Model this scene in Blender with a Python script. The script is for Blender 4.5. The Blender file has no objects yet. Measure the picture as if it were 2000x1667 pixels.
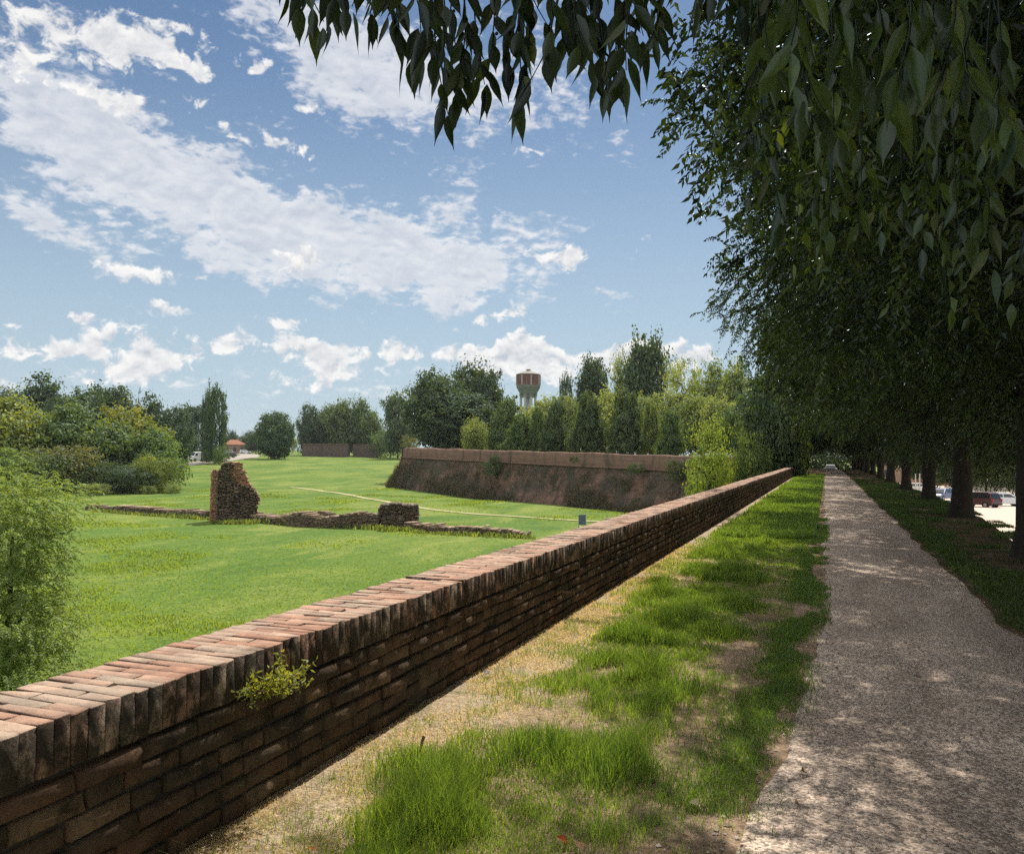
import bpy, bmesh, math, random
import numpy as np
from mathutils import Vector, Matrix
PI = math.pi; R = math.radians
sc = bpy.context.scene
col = sc.collection
rng = np.random.default_rng(7)
random.seed(7)

# ------------------------------------------------------------------ camera
EYE = np.array([0.0, 0.0, 1.5])
F, CX, CY, ROLL = 1670.0, 1000.0, 833.5, 0.0115
def _axes():
    v = np.array([(1615-CX)/F, -(890-CY)/F, 1.0]); v /= np.linalg.norm(v)
    w = np.array([-CX/F, -(890-1615*ROLL-CY)/F, 1.0])
    z = np.cross(v, w); z = z if z[1] > 0 else -z; z /= np.linalg.norm(z)
    x = -np.cross(v, z)
    return np.stack([x, v, z])
CAM = _axes()                                   # columns: right, up, forward in the world
cam_d = bpy.data.cameras.new('camera'); cam = bpy.data.objects.new('camera', cam_d); col.objects.link(cam)
cam_d.sensor_width = 36.0; cam_d.lens = 36.0*F/2000.0; cam_d.clip_start = 0.05; cam_d.clip_end = 9000.0
mw = Matrix.Identity(4)
for i in range(3):
    mw[i][0] = CAM[i, 0]; mw[i][1] = CAM[i, 1]; mw[i][2] = -CAM[i, 2]; mw[i][3] = EYE[i]
cam.matrix_world = mw
sc.camera = cam
def ray(px, py): return CAM @ np.array([(px-CX)/F, -(py-CY)/F, 1.0])
def at(px, py, dist):                           # point at a horizontal distance along a line of sight
    d = ray(px, py); return EYE + d*dist/math.hypot(d[0], d[1])
def onz(px, py, z):
    d = ray(px, py); return EYE + d*(z-EYE[2])/d[2]

# ------------------------------------------------------------------ light, sky, exposure
SUN_AZ, SUN_EL = -4.0, 53.0
sd = Vector((math.sin(R(SUN_AZ))*math.cos(R(SUN_EL)), math.cos(R(SUN_AZ))*math.cos(R(SUN_EL)), math.sin(R(SUN_EL))))
sl = bpy.data.lights.new('sun', 'SUN'); sl.energy = 5.0; sl.angle = R(0.53); sl.color = (1.0, 0.93, 0.82)
so = bpy.data.objects.new('sun', sl); col.objects.link(so)
so.rotation_euler = (-sd).to_track_quat('-Z', 'Y').to_euler(); so.location = (0, 0, 60)
sc.view_settings.view_transform = 'Standard'; sc.view_settings.look = 'None'
sc.view_settings.exposure = 0.4; sc.view_settings.gamma = 1.0
sc.cycles.use_denoising = False; sc.cycles.sample_clamp_indirect = 4.0
sc.cycles.max_bounces = 6; sc.cycles.diffuse_bounces = 3; sc.cycles.glossy_bounces = 2
sc.cycles.transmission_bounces = 4; sc.cycles.transparent_max_bounces = 4
sc.cycles.caustics_reflective = False; sc.cycles.caustics_refractive = False

class NT:                                       # small node-tree helper
    def __init__(s, tree): s.t = tree; s.n = tree.nodes; s.l = tree.links
    def new(s, typ, **kw):
        nd = s.n.new(typ)
        for k, v in kw.items(): setattr(nd, k, v)
        return nd
    def put(s, sock, v):
        if isinstance(v, bpy.types.NodeSocket): s.l.new(v, sock)
        elif v is not None: sock.default_value = v
    def m(s, op, a, b=None, c=None, clamp=False):
        nd = s.new('ShaderNodeMath', operation=op, use_clamp=clamp)
        s.put(nd.inputs[0], a)
        if b is not None: s.put(nd.inputs[1], b)
        if c is not None: s.put(nd.inputs[2], c)
        return nd.outputs[0]
    def vm(s, op, a, b=None, out=0):
        nd = s.new('ShaderNodeVectorMath', operation=op)
        s.put(nd.inputs[0], a)
        if b is not None: s.put(nd.inputs[1], b)
        return nd.outputs['Value'] if out else nd.outputs[0]
    def mapr(s, v, a, b, c=0.0, d=1.0, smooth=True):
        nd = s.new('ShaderNodeMapRange', interpolation_type='SMOOTHSTEP' if smooth else 'LINEAR')
        s.put(nd.inputs[0], v)
        for i, q in zip((1, 2, 3, 4), (a, b, c, d)): s.put(nd.inputs[i], q)
        return nd.outputs[0]
    def noise(s, vec, scale, detail=4, rough=0.5, dist=0.0, out='Fac'):
        nd = s.new('ShaderNodeTexNoise')
        if vec is not None: s.put(nd.inputs['Vector'], vec)
        s.put(nd.inputs['Scale'], scale); s.put(nd.inputs['Detail'], detail)
        s.put(nd.inputs['Roughness'], rough); s.put(nd.inputs['Distortion'], dist)
        return nd.outputs[out]
    def vor(s, vec, scale, feature='F1', out='Distance', rand=1.0):
        nd = s.new('ShaderNodeTexVoronoi', feature=feature)
        s.put(nd.inputs['Vector'], vec); s.put(nd.inputs['Scale'], scale)
        if 'Randomness' in nd.inputs: s.put(nd.inputs['Randomness'], rand)
        return nd.outputs[out]
    def mix(s, f, a, b, blend='MIX'):
        nd = s.new('ShaderNodeMix', data_type='RGBA', blend_type=blend)
        s.put(nd.inputs[0], f)
        for i, q in ((6, a), (7, b)):
            if isinstance(q, tuple) and len(q) == 3: q = (*q, 1)
            s.put(nd.inputs[i], q)
        return nd.outputs[2]
    def mapping(s, vec, loc=(0, 0, 0), rot=(0, 0, 0), scale=(1, 1, 1), typ='POINT'):
        nd = s.new('ShaderNodeMapping', vector_type=typ)
        s.put(nd.inputs[0], vec); nd.inputs[1].default_value = loc; nd.inputs[2].default_value = rot; nd.inputs[3].default_value = scale
        return nd.outputs[0]

def azel(px, py):
    d = ray(px, py); d = d/np.linalg.norm(d)
    return math.degrees(math.atan2(d[0], d[1])), math.degrees(math.asin(d[2]))

def build_sky():
    w = bpy.data.worlds.new('World'); sc.world = w; w.use_nodes = True
    t = NT(w.node_tree); t.n.clear()
    sky = t.new('ShaderNodeTexSky', sky_type='NISHITA', sun_disc=False)
    sky.sun_elevation = R(SUN_EL); sky.sun_rotation = R(SUN_AZ); sky.altitude = 10; sky.air_density = 1.0
    sky.dust_density = 0.3; sky.ozone_density = 2.2
    tc = t.new('ShaderNodeTexCoord'); d = tc.outputs['Generated']
    sx = t.new('ShaderNodeSeparateXYZ'); t.l.new(d, sx.inputs[0])
    az = t.m('MULTIPLY', t.m('ARCTAN2', sx.outputs[0], sx.outputs[1]), 57.2958)
    el = t.m('MULTIPLY', t.m('ARCSINE', sx.outputs[2]), 57.2958)
    cb = t.new('ShaderNodeCombineXYZ'); t.l.new(az, cb.inputs[0]); t.l.new(el, cb.inputs[1])
    q = cb.outputs[0]
    # wind-warped coordinate so that the edges of the cloud banks are ragged
    wn = t.new('ShaderNodeTexNoise'); t.l.new(q, wn.inputs['Vector']); wn.inputs['Scale'].default_value = 0.22; wn.inputs['Detail'].default_value = 4
    off = t.vm('SCALE', t.vm('SUBTRACT', wn.outputs['Color'], (0.5, 0.5, 0.5)))
    off.node.inputs['Scale'].default_value = 2.6
    qw = t.vm('ADD', q, off)
    def blobs(lst, vec):
        acc = None
        for (px, py, rx, ry, rot, amp) in lst:
            a, e = azel(px, py); k = 0.0335
            ce = math.cos(R(e))
            mp = t.mapping(vec, (a, e, 0), (0, 0, R(-rot)), (rx*k/ce, ry*k, 1), 'TEXTURE')
            dd = t.vm('DOT_PRODUCT', mp, mp, out=1)
            g = t.m('POWER', 0.3679, dd)
            acc = t.m('MULTIPLY', g, amp) if acc is None else t.m('MULTIPLY_ADD', g, amp, acc)
        return acc
    # broken sheets of high cloud, upper left to the middle
    sheet = [(60, 60, 150, 90, 0, 0.52), (100, 190, 170, 60, 10, 0.48),
             (560, 40, 190, 60, 25, 0.85), (720, 120, 190, 110, 25, 1.0), (860, 180, 200, 75, 15, 0.9), (1100, 180, 150, 70, 20, 0.75), (1050, 60, 200, 80, 0, 0.45), (640, 190, 80, 60, 0, 0.7),
             (120, 270, 170, 70, 20, 1.0), (300, 350, 260, 85, 18, 1.15), (520, 420, 260, 80, 18, 1.15), (700, 470, 240, 60, 12, 1.0), (480, 520, 220, 40, 8, 0.9),
             (880, 530, 180, 60, 5, 1.1), (850, 590, 50, 40, 60, 0.7), (1000, 425, 150, 34, 10, 0.95), (820, 425, 80, 50, -25, 0.8), (960, 490, 120, 45, 0, 0.8), (1190, 565, 55, 16, 10, 0.75),
             (110, 460, 170, 40, 25, 0.75), (910, 340, 35, 30, 30, 0.55), (1230, 280, 60, 14, 20, 0.4),
             (300, 705, 900, 45, 0, 0.26), (600, 760, 700, 34, 0, 0.46), (1100, 715, 300, 34, 0, 0.42), (60, 420, 130, 35, 20, 0.6), (180, 175, 90, 25, 5, 0.4)]
    # puffs of cumulus, crisp on top
    puff = [(100, 45, 95, 40, 8, 1.0), (30, 110, 50, 34, 0, 0.95), (235, 70, 62, 48, 20, 1.1), (310, 78, 30, 22, 20, 0.9), (380, 130, 50, 24, 10, 1.0), (505, 122, 34, 15, 10, 0.95), (240, 213, 62, 22, 5, 1.0), (378, 205, 36, 20, -15, 0.95), (470, 255, 50, 20, 15, 0.8), (560, 278, 46, 20, 20, 0.95), (340, 40, 40, 14, 0, 0.7), (180, 170, 70, 18, 5, 0.8), (1030, 290, 46, 13, 5, 0.95), (410, 80, 26, 30, 0, 0.7), (600, 212, 34, 16, 0, 0.9),(265, 530, 85, 34, 6, 1.1), (575, 510, 60, 34, 10, 1.05), (1060, 500, 60, 30, 10, 0.9), (1115, 505, 25, 34, 60, 0.9), (1005, 605, 52, 28, 5, 1.05), (935, 612, 22, 14, 0, 0.8),
            (320, 612, 60, 17, 3, 1.0), (558, 627, 42, 17, 8, 1.0), (180, 624, 30, 9, 0, 0.7), (30, 665, 45, 30, 20, 1.0), (115, 672, 40, 22, 12, 1.0), (235, 680, 75, 45, 10, 1.05), (330, 700, 60, 30, 0, 0.8),
            (440, 672, 66, 32, -8, 1.1), (600, 690, 80, 36, 15, 1.0), (660, 705, 55, 25, 0, 0.9), (770, 690, 45, 28, -10, 1.0), (890, 680, 70, 28, 0, 1.05), (1015, 680, 65, 32, 0, 1.1), (1000, 715, 120, 25, 0, 0.9),
            (1110, 690, 45, 20, 0, 0.7), (1190, 695, 60, 26, 0, 1.0), (1290, 690, 70, 30, 0, 0.9), (1370, 705, 50, 24, 0, 0.9), (20, 740, 80, 20, 0, 0.7), (640, 745, 120, 30, 0, 0.75), (240, 735, 100, 25, 0, 0.75), (1180, 735, 200, 25, 0, 0.6)]
    m1 = blobs(sheet, qw); m2 = blobs(puff, qw)
    def clouds(mask, scale, rot, stretch, gain, thr, soft, lift, fine=False):
        mp = t.mapping(q, (0, 0, 0), (0, 0, R(rot)), (scale/stretch, scale, 1))
        n = t.noise(mp, 1.0, 9, 0.60, 0.35)
        if fine: n = t.m('ADD', t.m('MULTIPLY', n, 0.62), t.m('MULTIPLY', t.noise(t.mapping(q, (3, 7, 0), (0, 0, R(rot+8)), (scale*2.6/stretch, scale*3.6, 1)), 1.0, 6, 0.55, 0.2), 0.38))
        mp2 = t.mapping(t.vm('ADD', q, (-0.25*lift, lift, 0)), (0, 0, 0), (0, 0, R(rot)), (scale/stretch, scale, 1))
        n2 = t.noise(mp2, 1.0, 6, 0.55, 0.35)
        d0 = t.m('MULTIPLY_ADD', t.m('SUBTRACT', n, 0.5), gain, t.m('SUBTRACT', mask, thr))
        cov = t.mapr(d0, 0.0, soft)
        lit = t.m('MULTIPLY_ADD', t.m('SUBTRACT', n, n2), 2.6, 0.62, clamp=True)
        thick = t.mapr(d0, soft*0.5, 1.3)
        return cov, lit, thick
    c1, l1, t1 = clouds(m1, 0.62, 14, 1.6, 5.6, 0.53, 1.0, 0.35, True)
    c2, l2, t2 = clouds(m2, 0.90, 0, 1.25, 2.8, 0.555, 0.45, 0.5)
    W = 9.8
    def ccol(l, tk, wh, gr):
        a = t.mix(l, gr, wh)
        return t.mix(t.m('MULTIPLY', tk, 0.28), a, gr)
    k1 = ccol(l1, t1, (W*1.07, W*1.06, W*1.06), (W*0.62, W*0.67, W*0.77))
    k2 = ccol(l2, t2, (W*1.14, W*1.12, W*1.08), (W*0.62, W*0.65, W*0.72))
    # a pale band of far cloud and mist that lies along the horizon
    hz = t.mapr(el, -1.0, 28.0, 0.84, 0.0)
    base = t.mix(hz, t.mix(1.0, sky.outputs[0], (0.72, 0.80, 0.84, 1), 'MULTIPLY'), (5.6, 7.0, 8.1))
    s1 = t.mix(t.m('MULTIPLY', c1, 0.82), base, k1)
    s2 = t.mix(t.m('MULTIPLY', c2, 0.92), s1, k2)
    # unseen bright cumulus added overhead and behind the viewer to fill the shade
    rest = t.m('MAXIMUM', t.m('MULTIPLY', t.mapr(sx.outputs[1], 0.25, -0.30), t.mapr(el, 1.0, 12.0)), t.mapr(el, 40.0, 56.0))
    n3 = t.noise(t.mapping(d, scale=(1, 1, 1.6)), 3.2, 8, 0.6, 0.3)
    c3 = t.m('MULTIPLY', t.mapr(n3, 0.36, 0.50), rest)
    s2 = t.mix(c3, s2, t.mix(t.mapr(n3, 0.5, 0.75), (W*1.75, W*1.72, W*1.66), (W*1.2, W*1.22, W*1.26)))
    bg = t.new('ShaderNodeBackground'); t.l.new(s2, bg.inputs[0]); bg.inputs[1].default_value = 0.07
    o = t.new('ShaderNodeOutputWorld'); t.l.new(bg.outputs[0], o.inputs[0])
    w.cycles.sampling_method = 'MANUAL'; w.cycles.sample_map_resolution = 512
build_sky()

# ------------------------------------------------------------------ object helpers
def tag(o, label=None, cat=None, group=None, kind=None):
    if label: o['label'] = label
    if cat: o['category'] = cat
    if group: o['group'] = group
    if kind: o['kind'] = kind
    return o
def empty(name, loc=(0, 0, 0), rz=0.0):
    o = bpy.data.objects.new(name, None); col.objects.link(o); o.location = loc; o.rotation_euler = (0, 0, rz)
    o.empty_display_size = 0.1
    return o
def npmesh(name, V, faces, tone=None, smooth=False):
    """faces: list of int arrays (n,k)"""
    me = bpy.data.meshes.new(name)
    V = np.ascontiguousarray(V, dtype=np.float32)
    me.vertices.add(len(V)); me.vertices.foreach_set('co', V.ravel())
    loops = np.concatenate([f.ravel() for f in faces]).astype(np.int32)
    sizes = np.concatenate([np.full(len(f), f.shape[1], np.int32) for f in faces])
    starts = np.concatenate([[0], np.cumsum(sizes)[:-1]]).astype(np.int32)
    me.loops.add(len(loops)); me.loops.foreach_set('vertex_index', loops)
    me.polygons.add(len(sizes)); me.polygons.foreach_set('loop_start', starts)
    if smooth: me.polygons.foreach_set('use_smooth', np.ones(len(sizes), bool))
    me.update(calc_edges=True)
    if tone is not None:
        a = me.attributes.new('tone', 'FLOAT', 'POINT'); a.data.foreach_set('value', np.ascontiguousarray(tone, np.float32))
    return me
def obj(name, me, m=None, parent=None, loc=None):
    if m is not None and len(me.materials) == 0: me.materials.append(m)
    o = bpy.data.objects.new(name, me); col.objects.link(o)
    if parent is not None: o.parent = parent
    if loc is not None: o.location = loc
    return o
class MB:                                       # collects simple solids into one mesh
    def __init__(s): s.bm = bmesh.new()
    def box(s, c, size, rz=0.0, taper=None):
        r = bmesh.ops.create_cube(s.bm, size=1.0)['verts']
        for v in r:
            k = 1.0 if (taper is None or v.co.z < 0) else taper
            v.co = Vector((v.co.x*size[0]*k, v.co.y*size[1]*k, v.co.z*size[2]))
        bmesh.ops.rotate(s.bm, verts=r, cent=(0, 0, 0), matrix=Matrix.Rotation(rz, 3, 'Z'))
        bmesh.ops.translate(s.bm, verts=r, vec=c); return s
    def cyl(s, a, b, r1, r2=None, n=12, caps=True):
        a, b = Vector(a), Vector(b); r2 = r1 if r2 is None else r2
        g = bmesh.ops.create_cone(s.bm, cap_ends=caps, segments=n, radius1=r1, radius2=r2, depth=(b-a).length)['verts']
        q = (b-a).to_track_quat('Z', 'Y').to_matrix()
        bmesh.ops.rotate(s.bm, verts=g, cent=(0, 0, 0), matrix=q); bmesh.ops.translate(s.bm, verts=g, vec=(a+b)/2); return s
    def prism(s, pts, y0, y1, f0=1.0, f1=1.0):  # outline in xz swept along y
        a = [s.bm.verts.new((x, y0, z)) for x, z in pts]; b = [s.bm.verts.new((x, y1, z)) for x, z in pts]
        n = len(pts); s.bm.faces.new(a); s.bm.faces.new(b[::-1])
        for i in range(n): s.bm.faces.new((a[i], b[i], b[(i+1) % n], a[(i+1) % n]))
        return s
    def lathe(s, prof, n=16, c=(0, 0, 0), rot=0.0):
        rows = []
        for r, z in prof:
            rows.append([s.bm.verts.new((c[0]+r*math.cos(rot+2*PI*k/n), c[1]+r*math.sin(rot+2*PI*k/n), c[2]+z)) for k in range(n)])
        for i in range(len(rows)-1):
            for k in range(n): s.bm.faces.new((rows[i][k], rows[i][(k+1) % n], rows[i+1][(k+1) % n], rows[i+1][k]))
        s.bm.faces.new(rows[0][::-1]); s.bm.faces.new(rows[-1]); return s
    def build(s, name, m, parent=None, loc=None, smooth=False, bevel=0.0):
        bmesh.ops.recalc_face_normals(s.bm, faces=s.bm.faces)
        me = bpy.data.meshes.new(name); s.bm.to_mesh(me); s.bm.free()
        if smooth: me.polygons.foreach_set('use_smooth', np.ones(len(me.polygons), bool))
        o = obj(name, me, m, parent, loc)
        if bevel:
            b = o.modifiers.new('bevel', 'BEVEL'); b.width = bevel; b.segments = 2; b.limit_method = 'ANGLE'
        return o
def copy_tree(o, parent=None):
    c = o.copy(); col.objects.link(c); c.parent = parent
    for ch in [x for x in col.objects if x.parent == o]: copy_tree(ch, c)
    return c

# numpy value noise for shapes
_perm = np.random.default_rng(3).random((64, 64, 64)).astype(np.float32)
def vnoise(x, y, z=0.0):
    x, y = np.asarray(x, float), np.asarray(y, float); z = np.zeros_like(x)+z
    xi, yi, zi = np.floor(x).astype(int), np.floor(y).astype(int), np.floor(z).astype(int)
    fx, fy, fz = x-xi, y-yi, z-zi
    fx, fy, fz = fx*fx*(3-2*fx), fy*fy*(3-2*fy), fz*fz*(3-2*fz)
    g = lambda a, b, c: _perm[(xi+a) & 63, (yi+b) & 63, (zi+c) & 63]
    l = lambda a, b, t: a+(b-a)*t
    return l(l(l(g(0,0,0), g(1,0,0), fx), l(g(0,1,0), g(1,1,0), fx), fy), l(l(g(0,0,1), g(1,0,1), fx), l(g(0,1,1), g(1,1,1), fx), fy), fz)
def fbm(x, y, z=0.0, o=4):
    s, a, t = 0.0, 0.5, 0.0
    for k in range(o):
        s = s + a*vnoise(np.asarray(x)*2**k+17*k, np.asarray(y)*2**k+5*k, np.asarray(z)*2**k); t += a; a *= 0.5
    return s/t
def sstep(a, b, x):
    t = np.clip((np.asarray(x, float)-a)/(b-a), 0, 1); return t*t*(3-2*t)

# ------------------------------------------------------------------ materials
def mat(name):
    m = bpy.data.materials.new(name); m.use_nodes = True
    t = NT(m.node_tree); t.n.clear()
    o = t.new('ShaderNodeOutputMaterial')
    return m, t, o
def principled(t, o, colr, rough=0.8, spec=0.3, bump=None, bstr=0.5, bdist=0.01, metal=0.0):
    p = t.new('ShaderNodeBsdfPrincipled')
    if isinstance(colr, tuple) and len(colr) == 3: colr = (*colr, 1)
    t.put(p.inputs['Base Color'], colr); t.put(p.inputs['Roughness'], rough); t.put(p.inputs['Specular IOR Level'], spec); t.put(p.inputs['Metallic'], metal)
    if bump is not None:
        b = t.new('ShaderNodeBump'); b.inputs['Strength'].default_value = bstr; b.inputs['Distance'].default_value = bdist
        t.l.new(bump, b.inputs['Height']); t.l.new(b.outputs[0], p.inputs['Normal'])
    t.l.new(p.outputs[0], o.inputs[0]); return p
def plain(name, c, rough=0.6, spec=0.3, metal=0.0, var=0.12, scale=3.0):
    m, t, o = mat(name)
    tc = t.new('ShaderNodeTexCoord')
    n = t.noise(tc.outputs['Object'], scale, 5, 0.6)
    lo = tuple(x*(1-var) for x in c); hi = tuple(min(1, x*(1+var)) for x in c)
    principled(t, o, t.mix(n, lo, hi), rough, spec, metal=metal); return m
def attr(t, name='tone', out='Fac'):
    a = t.new('ShaderNodeAttribute', attribute_name=name); return a.outputs[out]

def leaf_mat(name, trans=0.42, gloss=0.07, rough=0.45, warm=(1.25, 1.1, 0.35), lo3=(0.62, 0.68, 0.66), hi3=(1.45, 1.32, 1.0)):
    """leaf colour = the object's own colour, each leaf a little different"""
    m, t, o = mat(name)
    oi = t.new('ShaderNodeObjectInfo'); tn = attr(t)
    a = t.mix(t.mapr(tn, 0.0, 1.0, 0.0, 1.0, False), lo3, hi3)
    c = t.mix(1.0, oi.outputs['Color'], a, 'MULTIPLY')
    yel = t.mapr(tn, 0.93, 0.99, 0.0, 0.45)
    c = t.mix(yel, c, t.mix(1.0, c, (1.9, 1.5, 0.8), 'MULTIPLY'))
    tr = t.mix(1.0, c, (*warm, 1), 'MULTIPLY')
    d = t.new('ShaderNodeBsdfDiffuse'); t.l.new(c, d.inputs[0])
    x = t.new('ShaderNodeBsdfTranslucent'); t.l.new(t.mix(1.0, tr, (1.5, 1.5, 1.5, 1), 'MULTIPLY'), x.inputs[0])
    g = t.new('ShaderNodeBsdfGlossy'); g.inputs['Roughness'].default_value = rough; g.inputs[0].default_value = (0.8, 0.9, 1.0, 1)
    m1 = t.new('ShaderNodeMixShader'); m1.inputs[0].default_value = trans; t.l.new(d.outputs[0], m1.inputs[1]); t.l.new(x.outputs[0], m1.inputs[2])
    m2 = t.new('ShaderNodeMixShader'); m2.inputs[0].default_value = gloss; t.l.new(m1.outputs[0], m2.inputs[1]); t.l.new(g.outputs[0], m2.inputs[2])
    t.l.new(m2.outputs[0], o.inputs[0]); return m
M = {}
M['leaf'] = leaf_mat('leaf_avenue', 0.32, 0.035, 0.30, lo3=(0.26, 0.31, 0.34), hi3=(2.0, 1.85, 1.3))  # wide tone range paints lit sprays and dark depths into the leaves
M['leaf_far'] = leaf_mat('leaf_far', 0.38, 0.03, 0.6)
M['grass'] = leaf_mat('grass_blade', 0.48, 0.03, 0.5, (1.15, 1.1, 0.5))
def bark():
    m, t, o = mat('bark'); tc = t.new('ShaderNodeTexCoord')
    v = t.mapping(tc.outputs['Object'], scale=(6, 6, 1.5))
    n = t.noise(v, 2.0, 7, 0.65); n2 = t.noise(tc.outputs['Object'], 1.2, 4)
    c = t.mix(n, (0.013, 0.011, 0.009), (0.05, 0.043, 0.036)); c = t.mix(t.mapr(n2, 0.5, 0.7), c, (0.035, 0.04, 0.022))
    principled(t, o, c, 0.9, 0.15, n, 0.8, 0.03); return m
M['bark'] = bark()

def brick_mat(name, tones, lichen, dirt, sidecrust):
    m, t, o = mat(name); tc = t.new('ShaderNodeTexCoord'); P = tc.outputs['Object']
    tn = attr(t)
    cr = t.new('ShaderNodeValToRGB'); t.l.new(tn, cr.inputs[0])
    el = cr.color_ramp.elements
    el[0].color = (*tones[0], 1); el[1].color = (*tones[-1], 1)
    for i, c in enumerate(tones[1:-1]):
        e = el.new((i+1)/(len(tones)-1)); e.color = (*c, 1)
    n1 = t.noise(P, 9, 8, 0.65); n2 = t.noise(P, 1.7, 6, 0.6, 0.6); n3 = t.noise(P, 34, 6, 0.7)
    c = t.mix(t.mapr(n1, 0.3, 0.75), t.mix(1.0, cr.outputs[0], (0.72, 0.70, 0.70), 'MULTIPLY'), t.mix(1.0, cr.outputs[0], (1.2, 1.18, 1.12), 'MULTIPLY'))
    c = t.mix(t.m('MULTIPLY', t.mapr(n2, 0.46, 0.66), lichen[3]), c, lichen[:3])
    c = t.mix(t.m('MULTIPLY', t.mapr(t.noise(P, 5.0, 7, 0.7, 0.4), 0.50, 0.64), dirt[3]), c, dirt[:3])
    pale = t.mapr(t.noise(P, 14.0, 6, 0.7, 0.2), 0.64, 0.76, 0, 0.45)
    c = t.mix(pale, c, (0.34, 0.29, 0.225))
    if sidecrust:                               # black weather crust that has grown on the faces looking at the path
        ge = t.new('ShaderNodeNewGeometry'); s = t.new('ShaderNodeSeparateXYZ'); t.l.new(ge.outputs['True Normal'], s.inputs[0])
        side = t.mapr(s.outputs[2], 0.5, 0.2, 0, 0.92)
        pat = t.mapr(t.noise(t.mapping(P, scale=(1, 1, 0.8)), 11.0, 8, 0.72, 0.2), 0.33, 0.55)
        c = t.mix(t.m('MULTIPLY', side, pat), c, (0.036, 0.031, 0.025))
    h = t.m('ADD', t.m('MULTIPLY', n1, 0.6), t.m('MULTIPLY', n3, 0.5))
    principled(t, o, c, 0.92, 0.15, h, 1.0, 0.02); return m
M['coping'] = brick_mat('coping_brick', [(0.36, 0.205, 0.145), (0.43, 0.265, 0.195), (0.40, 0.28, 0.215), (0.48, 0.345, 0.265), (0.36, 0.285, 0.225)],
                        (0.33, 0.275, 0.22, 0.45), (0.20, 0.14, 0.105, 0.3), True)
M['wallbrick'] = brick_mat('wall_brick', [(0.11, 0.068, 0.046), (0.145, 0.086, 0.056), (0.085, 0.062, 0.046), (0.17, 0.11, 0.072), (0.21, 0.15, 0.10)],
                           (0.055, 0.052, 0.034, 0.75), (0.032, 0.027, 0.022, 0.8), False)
M['ruinbrick'] = brick_mat('ruin_brick', [(0.15, 0.108, 0.078), (0.085, 0.072, 0.056), (0.20, 0.14, 0.10), (0.11, 0.088, 0.068), (0.28, 0.235, 0.18)], (0.115, 0.10, 0.076, 0.5), (0.06, 0.05, 0.042, 0.5), False)
M['lit_facingbrick'] = brick_mat('sunlit_facing_brick', [(0.36, 0.18, 0.115), (0.44, 0.235, 0.15), (0.30, 0.165, 0.11), (0.48, 0.29, 0.20), (0.40, 0.28, 0.20)], (0.22, 0.15, 0.10, 0.4), (0.12, 0.075, 0.05, 0.4), False)  # fresh orange brick, with the sunlit tone of these facets in its colour
M['topbrick'] = brick_mat('broken_top_brick', [(0.30, 0.22, 0.16), (0.22, 0.15, 0.10), (0.38, 0.30, 0.22), (0.25, 0.20, 0.15)], (0.28, 0.22, 0.16, 0.4), (0.12, 0.09, 0.06, 0.4), False)
M['mortar'] = plain('old_mortar', (0.07, 0.058, 0.045), 0.95, 0.1, var=0.5, scale=25)

def ruin_mat(name, brick, dark, amount):
    m, t, o = mat(name); tc = t.new('ShaderNodeTexCoord'); P = tc.outputs['Object']
    n = t.noise(P, 1.1, 7, 0.65, 0.5); v = t.vor(P, 6.0); n2 = t.noise(P, 7, 6, 0.7)
    lay = t.noise(t.mapping(P, scale=(0.8, 0.8, 9)), 1.5, 4, 0.6)
    c = t.mix(t.mapr(lay, 0.35, 0.65), tuple(x*0.75 for x in brick), brick)
    c = t.mix(t.m('MULTIPLY', t.mapr(n, 0.38, 0.62), amount), c, dark)
    stn = t.new('ShaderNodeSeparateColor'); t.l.new(t.vor(t.mapping(P, scale=(1, 1, 1.8)), 4.5, out='Color'), stn.inputs[0])
    c = t.mix(t.mapr(stn.outputs[0], 0.05, 0.95, 0, 1, False), t.mix(1.0, c, (0.45, 0.45, 0.46, 1), 'MULTIPLY'), t.mix(1.0, c, (1.7, 1.62, 1.5, 1), 'MULTIPLY'))
    c = t.mix(t.mapr(n2, 0.60, 0.72, 0, 0.5), c, (0.24, 0.205, 0.16))
    c = t.mix(t.mapr(n2, 0.40, 0.30, 0, 0.7), c, (0.025, 0.022, 0.018))
    principled(t, o, c, 0.95, 0.1, t.m('ADD', n2, t.m('MULTIPLY', v, 0.6)), 1.0, 0.12); return m
M['rubble'] = ruin_mat('ruin_rubble', (0.13, 0.088, 0.062), (0.055, 0.047, 0.037), 0.8)
M['facing'] = ruin_mat('ruin_brick_facing', (0.33, 0.165, 0.10), (0.18, 0.105, 0.07), 0.45)
M['lowwall'] = ruin_mat('low_wall_brick', (0.11, 0.075, 0.054), (0.052, 0.043, 0.033), 0.7)
M['lowcap'] = ruin_mat('low_wall_cap', (0.33, 0.26, 0.19), (0.17, 0.135, 0.10), 0.55)

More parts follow.
